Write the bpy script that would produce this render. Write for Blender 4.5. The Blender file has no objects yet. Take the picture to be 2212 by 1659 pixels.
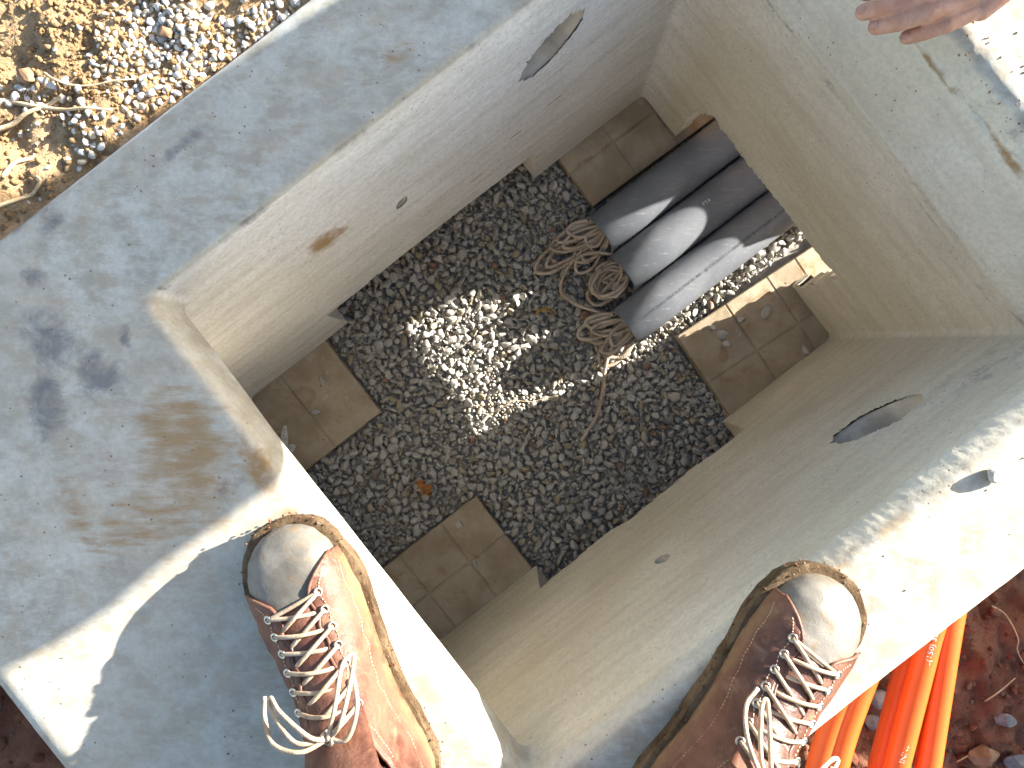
import bpy, bmesh, math, random
import numpy as np
from mathutils import Vector, Matrix, noise as mnoise

# ------------------------------------------------------------------ camera, sky, sun, exposure
SC = bpy.context.scene
COL = SC.collection
CAMZ = 0.775                      # metres above the vault rim (rim is z = 0), looking straight down
FPX = 1705.0                      # focal length in pixels of a 2212 px wide picture
cam_d = bpy.data.cameras.new('camera'); cam_d.sensor_width = 36.0
cam_d.lens = 36.0 * FPX / 2212.0; cam_d.clip_start = 0.02; cam_d.clip_end = 400.0
cam = bpy.data.objects.new('camera', cam_d); COL.objects.link(cam)
cam.location = (0, 0, CAMZ); SC.camera = cam

SUN_AZ, SUN_EL = math.radians(25.0), math.radians(19.0)
wd = bpy.data.worlds.new('World'); SC.world = wd; wd.use_nodes = True
wn = wd.node_tree; bg = wn.nodes['Background']
sky = wn.nodes.new('ShaderNodeTexSky'); sky.sky_type = 'NISHITA'; sky.sun_disc = False
sky.sun_elevation = SUN_EL; sky.sun_rotation = math.pi / 2 - SUN_AZ
sky.altitude = 100.0; sky.air_density = 1.0; sky.dust_density = 1.6; sky.ozone_density = 0.4
wn.links.new(sky.outputs[0], bg.inputs[0]); bg.inputs[1].default_value = 0.087
sd = bpy.data.lights.new('sun', 'SUN'); sd.energy = 5.0; sd.angle = math.radians(0.53); sd.color = (1.0, 0.94, 0.84)
sun = bpy.data.objects.new('sun', sd); COL.objects.link(sun)
SDIR = Vector((math.cos(SUN_EL) * math.cos(SUN_AZ), math.cos(SUN_EL) * math.sin(SUN_AZ), math.sin(SUN_EL)))
sun.rotation_euler = SDIR.to_track_quat('Z', 'Y').to_euler(); sun.location = SDIR * 20
SC.view_settings.view_transform = 'Standard'; SC.view_settings.look = 'None'
SC.view_settings.gamma = 1.0; SC.view_settings.use_curve_mapping = False
SC.view_settings.exposure = 2.28
SC.cycles.adaptive_threshold = 0.03; SC.cycles.max_bounces = 8; SC.cycles.diffuse_bounces = 7; SC.cycles.glossy_bounces = 2; SC.cycles.transmission_bounces = 2

# ------------------------------------------------------------------ helpers
TH = math.radians(37.8); CT, ST = math.cos(TH), math.sin(TH)   # the vault's long side runs at 37.8 degrees
def W(u, v, z=0.0): return (u * CT - v * ST, u * ST + v * CT, z)
def at(px, py, z):
    k = (CAMZ - z) / FPX
    return Vector(((px - 1106) * k, -(py - 829.5) * k, z))
def UV(p): return (p[0] * CT + p[1] * ST, -p[0] * ST + p[1] * CT)
rng = np.random.default_rng(7); random.seed(7)

def smoothrand(n, w, r=rng, closed=True):
    a = r.standard_normal(n); k = np.hanning(w + 2)[1:-1]; k /= np.sqrt((k * k).sum())
    return np.convolve(np.concatenate([a[-w:], a, a[:w]]), k, 'same')[w:-w]
def fbm(p, s, o=4):
    return mnoise.fractal(Vector(p) * s, 1.0, 2.0, o)

def mesh_obj(name, verts, faces, mat=None, parent=None, smooth=False, kind=None):
    verts = np.asarray(verts, float).reshape(-1, 3)
    if parent is not None: verts = verts - np.array(offset_of(parent))
    me = bpy.data.meshes.new(name)
    me.from_pydata(verts.tolist(), [], [list(map(int, f)) for f in faces] if not isinstance(faces, np.ndarray) else faces.tolist())
    if smooth: me.polygons.foreach_set('use_smooth', np.ones(len(me.polygons), bool))
    if mat: me.materials.append(mat)
    me.update()
    o = bpy.data.objects.new(name, me); COL.objects.link(o)
    if parent is not None: o.parent = parent
    if kind: o['kind'] = kind
    return o
def offset_of(o):
    v = Vector((0, 0, 0))
    while o is not None: v += o.location; o = o.parent
    return v
def tag(o, label, cat, group=None):
    o['label'] = label; o['category'] = cat
    if group: o['group'] = group
    return o
def thing(name, label, cat, loc=(0, 0, 0), group=None):
    o = bpy.data.objects.new(name, None); o.empty_display_size = 0.05; COL.objects.link(o); o.location = loc
    return tag(o, label, cat, group)
def recalc(o):
    bm = bmesh.new(); bm.from_mesh(o.data); bmesh.ops.recalc_face_normals(bm, faces=bm.faces); bm.to_mesh(o.data); bm.free()
    return o
def grid_faces(nj, ni, closed_i=False, off=0):
    f = []
    for j in range(nj - 1):
        for i in range(ni if closed_i else ni - 1):
            i2 = (i + 1) % ni
            f.append((off + j * ni + i, off + j * ni + i2, off + (j + 1) * ni + i2, off + (j + 1) * ni + i))
    return f
def catmull(pts, n=8, closed=False):
    P = [np.array(p, float) for p in pts]; out = []
    m = len(P); rngi = range(m if closed else m - 1)
    for i in rngi:
        p0 = P[(i - 1) % m] if (closed or i > 0) else 2 * P[0] - P[1]
        p1 = P[i]; p2 = P[(i + 1) % m]
        p3 = P[(i + 2) % m] if (closed or i + 2 < m) else 2 * P[-1] - P[-2]
        for k in range(n):
            t = k / n
            out.append(0.5 * (2 * p1 + (p2 - p0) * t + (2 * p0 - 5 * p1 + 4 * p2 - p3) * t * t + (3 * p1 - p0 - 3 * p2 + p3) * t ** 3))
    if not closed: out.append(P[-1])
    return np.array(out)
def tube(path, r, sides=8, cap=True):
    path = np.asarray(path, float); n = len(path)
    rad = np.full(n, r) if np.isscalar(r) else np.asarray(r, float)
    T = np.gradient(path, axis=0); T /= np.linalg.norm(T, axis=1)[:, None] + 1e-12
    up = np.array([0, 0, 1.0]) if abs(T[0][2]) < 0.9 else np.array([1.0, 0, 0])
    N = np.cross(T[0], up); N /= np.linalg.norm(N); V = []
    for i in range(n):
        N = N - T[i] * N.dot(T[i]); N /= np.linalg.norm(N) + 1e-12; B = np.cross(T[i], N)
        for k in range(sides):
            a = 2 * math.pi * k / sides
            V.append(path[i] + rad[i] * (math.cos(a) * N + math.sin(a) * B))
    F = grid_faces(n, sides, True)
    F = [f[::-1] for f in F]
    if cap:
        F.append(tuple(range(sides))); F.append(tuple((n - 1) * sides + k for k in range(sides))[::-1])
    return V, F
class MB:                                       # collects pieces of one mesh
    def __init__(s): s.v = []; s.f = []
    def add(s, V, F):
        o = len(s.v); s.v.extend([tuple(p) for p in V]); s.f.extend([tuple(i + o for i in f) for f in F]); return s
    def tube(s, path, r, sides=8, cap=True): return s.add(*tube(path, r, sides, cap))
    def build(s, name, mat, parent=None, smooth=True, kind=None): return mesh_obj(name, s.v, s.f, mat, parent, smooth, kind)

# icosphere templates and angular stones
def ico(sub):
    bm = bmesh.new(); bmesh.ops.create_icosphere(bm, subdivisions=sub, radius=1.0)
    v = np.array([p.co[:] for p in bm.verts]); f = np.array([[q.index for q in p.verts] for p in bm.faces]); bm.free(); return v, f
ICO = {1: ico(1), 2: ico(2), 3: ico(3)}
def stone_shape(r, sub=2, cuts=12, lo=0.5, hi=0.85, flat=(0.55, 0.95)):
    v, f = ICO[sub]; v = v.copy()
    for _ in range(cuts):
        d = r.standard_normal(3); d /= np.linalg.norm(d); h = r.uniform(lo, hi)
        e = v @ d - h; v -= np.outer(np.maximum(e, 0), d)
    v *= np.array([1.0, r.uniform(0.6, 0.95), r.uniform(*flat)])
    return v, f
def rotm(r, tilt=0.5):
    return np.array(Matrix.Rotation(r.uniform(0, 6.283), 3, 'Z') @ Matrix.Rotation(r.normal() * tilt, 3, 'X') @ Matrix.Rotation(r.normal() * tilt, 3, 'Y'))
def stones_mesh(name, placed, mat, parent=None, kind='stuff', seed=1, tints=None, flat=(0.55, 0.9), tilt=0.45, lo=0.5, hi=0.85):
    """placed: list of (x, y, z, r, sub)"""
    r = np.random.default_rng(seed)
    lib = {s: [stone_shape(r, s, flat=flat, lo=lo, hi=hi) for _ in range(60)] for s in (1, 2, 3)}
    VV = []; FF = []; CC = []; o = 0
    for (x, y, z, rad, sub) in placed:
        v, f = lib[sub][r.integers(60)]
        v = (v * rad) @ rotm(r, tilt).T + np.array([x, y, z]); VV.append(v); FF.append(f + o); o += len(v)
        t = tints(r) if tints else (r.uniform(), r.uniform(), r.uniform(), 1)
        CC.append(np.tile(np.array(t, float), (len(v), 1)))
    V = np.concatenate(VV); F = np.concatenate(FF); C = np.concatenate(CC)
    if parent is not None: V = V - np.array(offset_of(parent))
    me = bpy.data.meshes.new(name)
    me.vertices.add(len(V)); me.vertices.foreach_set('co', V.ravel())
    me.loops.add(F.size); me.loops.foreach_set('vertex_index', F.ravel().astype(np.int32))
    me.polygons.add(len(F)); me.polygons.foreach_set('loop_start', np.arange(0, F.size, 3, dtype=np.int32))
    me.polygons.foreach_set('loop_total', np.full(len(F), 3, np.int32))
    me.update(calc_edges=True); me.validate()
    ca = me.color_attributes.new('tint', 'FLOAT_COLOR', 'POINT'); ca.data.foreach_set('color', C.ravel())
    me.materials.append(mat)
    ob = bpy.data.objects.new(name, me); COL.objects.link(ob)
    if parent is not None: ob.parent = parent
    if kind: ob['kind'] = kind
    return ob

# ------------------------------------------------------------------ material helpers
class NT:
    def __init__(s, name):
        s.m = bpy.data.materials.new(name); s.m.use_nodes = True; s.t = s.m.node_tree; s.n = s.t.nodes
        s.b = s.n['Principled BSDF']; s.tc = s.n.new('ShaderNodeTexCoord'); s.co = s.tc.outputs['Object']
    def link(s, a, b): s.t.links.new(a, b)
    def put(s, sock, x):
        if hasattr(x, 'is_output') or isinstance(x, bpy.types.NodeSocket): s.link(x, sock)
        elif isinstance(x, (tuple, list)): sock.default_value = tuple(x) + ((1,) if len(x) == 3 and sock.type == 'RGBA' else ())
        else: sock.default_value = x
    def map(s, scale=(1, 1, 1), rot=(0, 0, 0), loc=(0, 0, 0), vec=None):
        n = s.n.new('ShaderNodeMapping'); n.inputs['Scale'].default_value = scale; n.inputs['Rotation'].default_value = rot
        n.inputs['Location'].default_value = loc; s.link(vec or s.co, n.inputs[0]); return n.outputs[0]
    def noise(s, scale, detail=4, rough=0.55, vec=None, dist=0.0):
        n = s.n.new('ShaderNodeTexNoise'); n.inputs['Scale'].default_value = scale; n.inputs['Detail'].default_value = detail
        n.inputs['Roughness'].default_value = rough; n.inputs['Distortion'].default_value = dist; s.link(vec or s.co, n.inputs['Vector']); return n.outputs[0]
    def vor(s, scale, feature='F1', vec=None, rnd=1.0):
        n = s.n.new('ShaderNodeTexVoronoi'); n.feature = feature; n.inputs['Scale'].default_value = scale
        n.inputs['Randomness'].default_value = rnd; s.link(vec or s.co, n.inputs['Vector']); return n.outputs[0]
    def ramp(s, fac, a, b, c0=0.0, c1=1.0):
        n = s.n.new('ShaderNodeMapRange'); n.inputs[1].default_value = a; n.inputs[2].default_value = b
        n.inputs[3].default_value = c0; n.inputs[4].default_value = c1; n.interpolation_type = 'SMOOTHSTEP'; s.link(fac, n.inputs[0]); return n.outputs[0]
    def math(s, op, a, b=0.0, clamp=False):
        n = s.n.new('ShaderNodeMath'); n.operation = op; n.use_clamp = clamp; s.put(n.inputs[0], a); s.put(n.inputs[1], b); return n.outputs[0]
    def mix(s, fac, a, b, mode='MIX'):
        n = s.n.new('ShaderNodeMix'); n.data_type = 'RGBA'; n.blend_type = mode
        s.put(n.inputs[0], fac); s.put(n.inputs[6], a); s.put(n.inputs[7], b); return n.outputs[2]
    def attr(s, name):
        n = s.n.new('ShaderNodeAttribute'); n.attribute_name = name; return n
    def blob(s, centre, radii, rotz=0.0, edge=0.5):     # soft ellipsoid mask around a place on the thing
        m = s.n.new('ShaderNodeMapping'); m.vector_type = 'TEXTURE'; m.inputs['Location'].default_value = centre
        m.inputs['Rotation'].default_value = (0, 0, rotz); m.inputs['Scale'].default_value = radii; s.link(s.co, m.inputs[0])
        l = s.n.new('ShaderNodeVectorMath'); l.operation = 'LENGTH'; s.link(m.outputs[0], l.inputs[0])
        return s.ramp(l.outputs['Value'], 1.0, 1.0 - edge)
    def finish(s, color, rough=0.85, bump=None, bstr=0.3, bdist=0.002, spec=0.3, **kw):
        s.put(s.b.inputs['Base Color'], color); s.put(s.b.inputs['Roughness'], rough); s.b.inputs['Specular IOR Level'].default_value = spec
        for k, v in kw.items(): s.put(s.b.inputs[k.replace('_', ' ')], v)
        if bump is not None:
            n = s.n.new('ShaderNodeBump'); n.inputs['Strength'].default_value = bstr; n.inputs['Distance'].default_value = bdist
            s.link(bump, n.inputs['Height']); s.link(n.outputs[0], s.b.inputs['Normal'])
        return s.m
def simple(name, c1, c2, scale=30, rough=0.8, bscale=150, bstr=0.3, bdist=0.002, spec=0.3, lo=0.35, hi=0.65, detail=5, **kw):
    t = NT(name); f = t.ramp(t.noise(scale, detail), lo, hi)
    return t.finish(t.mix(f, c1, c2), rough, t.noise(bscale, 4), bstr, bdist, spec, **kw)

# ------------------------------------------------------------------ materials of the setting
BASEZ = -0.742                                      # foot of the vault walls
def concrete_vault_mat():
    t = NT('vault_concrete'); z0 = -BASEZ
    def c(px, py, z=0.0): p = at(px, py, z); return (p.x, p.y, z + z0)
    sep = t.n.new('ShaderNodeSeparateXYZ'); t.link(t.co, sep.inputs[0])
    uu = t.math('ADD', t.math('MULTIPLY', sep.outputs[0], CT), t.math('MULTIPLY', sep.outputs[1], ST))
    top = t.math('MAXIMUM', t.ramp(sep.outputs[2], z0 - 0.010, z0 - 0.003), t.math('MULTIPLY', t.ramp(uu, -0.220, -0.2275), t.ramp(sep.outputs[2], z0 - 0.083, z0 - 0.079)))
    big = t.ramp(t.noise(5.0, 6, 0.6), 0.36, 0.64); mid = t.ramp(t.noise(28, 4, 0.65), 0.38, 0.66)
    fine = t.ramp(t.noise(160, 4, 0.7), 0.35, 0.7)
    streak = t.ramp(t.noise(1.0, 5, 0.62, t.map((7, 7, 46), (0, 0, -TH))), 0.40, 0.68)
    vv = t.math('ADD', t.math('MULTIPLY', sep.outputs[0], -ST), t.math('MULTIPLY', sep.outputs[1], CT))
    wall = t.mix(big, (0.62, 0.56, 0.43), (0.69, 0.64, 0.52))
    wall = t.mix(t.ramp(vv, 0.20, 0.284), wall, t.mix(big, (0.73, 0.715, 0.68), (0.80, 0.79, 0.765)))  # wall A whitened: sky and bounced light put into its colour
    wall = t.mix(t.math('MULTIPLY', streak, 0.32), wall, (0.42, 0.355, 0.245))
    rim = t.mix(mid, (0.335, 0.305, 0.24), (0.495, 0.49, 0.43))
    brush = t.ramp(t.noise(1.0, 6, 0.7, t.map((40, 95, 60), (0, 0, -0.75))), 0.42, 0.66)
    rim = t.mix(t.math('MULTIPLY', brush, 0.55), rim, (0.55, 0.555, 0.50))
    rim = t.mix(t.math('MULTIPLY', big, 0.42), rim, (0.41, 0.355, 0.27))
    tan = t.ramp(t.noise(32, 5, 0.74), 0.50, 0.68)
    rim = t.mix(t.math('MULTIPLY', tan, 0.55), rim, (0.40, 0.32, 0.215))
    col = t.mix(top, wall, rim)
    col = t.mix(t.math('MULTIPLY', fine, 0.36), col, (0.34, 0.315, 0.275))
    # stains: where they lie is stored per vertex ('stain'), their broken outline comes from noise
    at_ = t.attr('stain'); sc_ = t.n.new('ShaderNodeSeparateColor'); t.link(at_.outputs['Color'], sc_.inputs[0])
    wav = t.noise(1.0, 5, 0.68, t.map((26, 110, 26), (0, 0, 0.12))); n1 = t.noise(38, 5, 0.72, dist=0.5)
    def stain(col, m, colour, src, thr, amt):
        k = t.ramp(t.math('ADD', t.math('MULTIPLY', m, 0.5), src), thr, thr + 0.42)
        return t.mix(t.math('MULTIPLY', t.math('MULTIPLY', k, t.ramp(m, 0.02, 0.35)), amt), col, colour)
    col = stain(col, sc_.outputs[0], (0.30, 0.19, 0.085), wav, 0.66, 0.85)
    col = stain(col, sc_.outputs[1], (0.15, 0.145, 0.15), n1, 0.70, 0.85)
    col = stain(col, sc_.outputs[2], (0.30, 0.17, 0.06), n1, 0.60, 0.9)
    for (px, py, z, l) in ((1200, 215, -0.364, 0.024), (1115, 290, -0.384, 0.018), (1030, 385, -0.451, 0.022)):
        p = at(px, py, z); u_, v_ = UV(p); w_ = W(u_, 0.286, z)
        m = t.blob((w_[0], w_[1], z + z0), (l, 0.02, 0.0035), TH, 0.6)
        col = t.mix(t.math('MULTIPLY', t.math('MULTIPLY', m, t.ramp(n1, 0.35, 0.5)), 0.95), col, (0.34, 0.16, 0.04))
    # pits and specks of soil
    v = t.vor(85); sp = t.math('MULTIPLY', t.ramp(v, 0.13, 0.055), t.ramp(t.noise(9, 3), 0.43, 0.58))
    col = t.mix(t.math('MULTIPLY', sp, 0.85), col, (0.13, 0.085, 0.05))
    v2 = t.vor(330); sp2 = t.math('MULTIPLY', t.ramp(v2, 0.13, 0.06), t.ramp(t.noise(14, 3), 0.5, 0.6))
    col = t.mix(t.math('MULTIPLY', sp2, 0.6), col, (0.16, 0.11, 0.07))
    bump = t.math('ADD', t.math('MULTIPLY', t.noise(240, 4, 0.7), 0.5), t.math('MULTIPLY', t.noise(40, 4, 0.6), 0.9))
    bump = t.math('SUBTRACT', bump, t.math('MULTIPLY', sp, 0.5))
    return t.finish(col, 0.82, bump, 0.35, 0.0016, 0.25)
CONC = concrete_vault_mat()
POCK = simple('recess_concrete', (0.36, 0.33, 0.28), (0.62, 0.56, 0.45), 22, 0.9, 120, 0.7, 0.003)

def soil_mat():
    t = NT('soil'); sep = t.n.new('ShaderNodeSeparateXYZ'); t.link(t.co, sep.inputs[0])
    f = t.ramp(t.noise(18, 7, 0.65), 0.36, 0.64); g = t.ramp(t.noise(120, 6, 0.7), 0.35, 0.68)
    dry = t.mix(f, (0.27, 0.165, 0.08), (0.41, 0.285, 0.165)); dry = t.mix(t.math('MULTIPLY', g, 0.5), dry, (0.42, 0.31, 0.18))
    wet = t.mix(f, (0.17, 0.062, 0.035), (0.28, 0.13, 0.078)); wet = t.mix(t.math('MULTIPLY', g, 0.35), wet, (0.17, 0.12, 0.09))
    m = t.ramp(t.math('ADD', t.math('MULTIPLY', sep.outputs[0], -ST), t.math('MULTIPLY', sep.outputs[1], CT)), 0.1, 0.3)
    col = t.mix(m, wet, dry)
    b = t.math('ADD', t.noise(90, 6, 0.7), t.math('MULTIPLY', t.noise(320, 4, 0.7), 0.4))
    return t.finish(col, 0.95, b, 0.9, 0.006, 0.1)
SOIL = soil_mat()
def gravel_mat(name, dark=False):
    t = NT(name); a = t.attr('tint'); s = t.n.new('ShaderNodeSeparateColor'); t.link(a.outputs['Color'], s.inputs[0])
    if dark:
        col = t.mix(s.outputs[0], (0.40, 0.38, 0.34), (0.48, 0.458, 0.41))
        col = t.mix(t.ramp(s.outputs[1], 0.75, 0.98), col, (0.34, 0.285, 0.19))
        col = t.mix(t.ramp(s.outputs[2], 0.965, 0.995), col, (0.27, 0.15, 0.09))
    else:
        col = t.mix(s.outputs[0], (0.42, 0.405, 0.375), (0.66, 0.645, 0.61))
        col = t.mix(t.ramp(s.outputs[1], 0.6, 0.9), col, (0.50, 0.40, 0.26))
    f = t.ramp(t.noise(260, 5, 0.7), 0.35, 0.7); col = t.mix(t.math('MULTIPLY', f, 0.3), col, (0.17, 0.165, 0.155) if dark else (0.3, 0.25, 0.18))
    f2 = t.ramp(t.noise(700, 3, 0.7), 0.5, 0.7); col = t.mix(t.math('MULTIPLY', f2, 0.35), col, (0.42, 0.41, 0.39))
    return t.finish(col, 0.85, t.noise(420, 4, 0.7), 0.4, 0.0012, 0.25)
GRAV = gravel_mat('grey_gravel', True); PALE = gravel_mat('pale_gravel')
def clod_mat():
    t = NT('soil_clods'); a = t.attr('tint'); s = t.n.new('ShaderNodeSeparateColor'); t.link(a.outputs['Color'], s.inputs[0])
    col = t.mix(s.outputs[0], (0.22, 0.13, 0.06), (0.39, 0.27, 0.155))
    col = t.mix(t.ramp(t.noise(300, 4), 0.4, 0.65), col, (0.30, 0.19, 0.09))
    return t.finish(col, 0.95, t.noise(300, 5, 0.7), 0.8, 0.003, 0.1)
CLOD = clod_mat()
def dclod_mat():
    t = NT('damp_soil_clods'); a = t.attr('tint'); s = t.n.new('ShaderNodeSeparateColor'); t.link(a.outputs['Color'], s.inputs[0])
    col = t.mix(s.outputs[0], (0.15, 0.058, 0.034), (0.27, 0.145, 0.092)); col = t.mix(t.ramp(s.outputs[1], 0.8, 0.95), col, (0.22, 0.19, 0.17))
    return t.finish(col, 0.95, t.noise(300, 5, 0.7), 0.8, 0.003, 0.1)
DCLOD = dclod_mat()
EXP_BED = simple('gravel_bed', (0.25, 0.24, 0.22), (0.33, 0.315, 0.29), 90, 0.95, 200, 0.8)

# ------------------------------------------------------------------ ground
U0, U1, V0, V1 = -0.588, 0.69, -0.459, 0.428         # outer faces of the vault
def sstep(a, b, x):
    t = min(1.0, max(0.0, (x - a) / (b - a))); return t * t * (3 - 2 * t)
def ground_h(u, v):
    p = (u, v, 0.0)
    hA = -0.010 + 0.022 * fbm(p, 5.0, 5) + 0.010 * fbm((u + 9, v, 0), 22, 4) + 0.004 * fbm((u, v + 5, 0), 90, 3)
    hA += 0.03 * sstep(0.55, 1.1, v) - 0.012 * sstep(0.47, 0.43, v)
    if v < -3 or v > 3 or u < -3 or u > 6: hA = 0.0 + 0.1 * fbm(p, 0.3, 3)
    h = hA
    rough = 0.035 * fbm((u, v + 3, 0), 6.0, 5) + 0.014 * fbm((u, v, 2), 30, 4) + 0.005 * fbm((u, v, 4), 110, 3)
    # pit along the near long side, lower ground by the wide end, trench of the pipes at the far end
    e = 0.05 * fbm(p, 3.0, 3)
    pit = sstep(-1.45 + e, -1.25 + e, v) * (1 - sstep(-0.44, -0.43, v)) * sstep(-0.75 + e, -0.62 + e, u) * (1 - sstep(0.80 + e, 0.98 + e, u))
    h = h * (1 - pit) + (-0.34 + rough) * pit
    low = sstep(-1.2 + e, -0.9 + e, u) * (1 - sstep(-0.56, -0.55, u)) * sstep(-1.45, -1.2, v) * (1 - sstep(0.30, 0.42, v))
    h = h * (1 - low) + (-0.24 + rough) * low
    tr = sstep(0.56, 0.57, u) * (1 - sstep(2.9 + e, 3.9 + e, u)) * sstep(-0.62 - 0.12 * max(0, u - .7) + e, -0.50 - 0.12 * max(0, u - .7) + e, v) * (1 - sstep(0.44 + 0.06 * u + e, 0.56 + 0.06 * u + e, v))
    h = h * (1 - tr) + (-0.80 + rough * 0.5) * tr
    heap = sstep(0.74, 0.82, u) * (1 - sstep(0.93, 1.03, u)) * sstep(-0.165, -0.135, v) * (1 - sstep(0.36, 0.44, v))
    h = h * (1 - heap) + (-0.552 + 0.4 * rough) * heap
    foot = sstep(U0 + 0.02, U0 + 0.03, u) * (1 - sstep(U1 - 0.03, U1 - 0.02, u)) * sstep(V0 + 0.02, V0 + 0.03, v) * (1 - sstep(V1 - 0.03, V1 - 0.02, v))
    return h * (1 - foot) + (-0.81) * foot
def axis(parts):
    a = []
    for (s, e, d) in parts: a.extend(np.arange(s, e - 1e-9, d).tolist())
    return np.array(a)
us = np.concatenate([[-60, -25, -10, -5, -3, -2.2, -1.7], axis([(-1.4, -0.8, 0.05), (-0.8, 0.95, 0.0065), (0.95, 1.5, 0.02), (1.5, 4.2, 0.12)]), [4.3, 6, 10, 25, 60]])
vs = np.concatenate([[-60, -25, -10, -5, -3, -2.2], axis([(-1.6, -1.05, 0.05), (-1.05, -0.425, 0.0065), (-0.425, 0.395, 0.012), (0.395, 0.86, 0.0065), (0.86, 1.6, 0.05)]), [1.8, 2.2, 3, 5, 10, 25, 60]])
GV = [W(u, v, ground_h(u, v)) for v in vs for u in us]
ground = mesh_obj('ground', GV, grid_faces(len(vs), len(us)), SOIL, None, True, 'structure')

# ------------------------------------------------------------------ the concrete vault
vault = thing('concrete_vault', 'open grey concrete utility vault sunk in the ground, seen from above', 'utility vault', (0, 0, BASEZ))
NC, ND, NA, NB, NK = 270, 150, 270, 120, 7
def ring(u0, u1, v0, v1, r):
    p = []
    for t in np.linspace(0, 1, NC): p.append((u0 + r + (u1 - u0 - 2 * r) * t, v0))
    for k in range(1, NK): a = -math.pi / 2 + math.pi / 2 * k / NK; p.append((u1 - r + r * math.cos(a), v0 + r + r * math.sin(a)))
    for t in np.linspace(0, 1, ND): p.append((u1, v0 + r + (v1 - v0 - 2 * r) * t))
    for k in range(1, NK): a = math.pi / 2 * k / NK; p.append((u1 - r + r * math.cos(a), v1 - r + r * math.sin(a)))
    for t in np.linspace(0, 1, NA): p.append((u1 - r - (u1 - u0 - 2 * r) * t, v1))
    for k in range(1, NK): a = math.pi / 2 + math.pi / 2 * k / NK; p.append((u0 + r + r * math.cos(a), v1 - r + r * math.sin(a)))
    for t in np.linspace(0, 1, NB): p.append((u0, v1 - r - (v1 - v0 - 2 * r) * t))
    for k in range(1, NK): a = math.pi + math.pi / 2 * k / NK; p.append((u0 + r + r * math.cos(a), v0 + r + r * math.sin(a)))
    return np.array(p)
NR = len(ring(0, 1, 0, 1, 0.1))
side_of = np.array(['C'] * NC + ['c'] * (NK - 1) + ['D'] * ND + ['c'] * (NK - 1) + ['A'] * NA + ['c'] * (NK - 1) + ['B'] * NB + ['c'] * (NK - 1))
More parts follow.
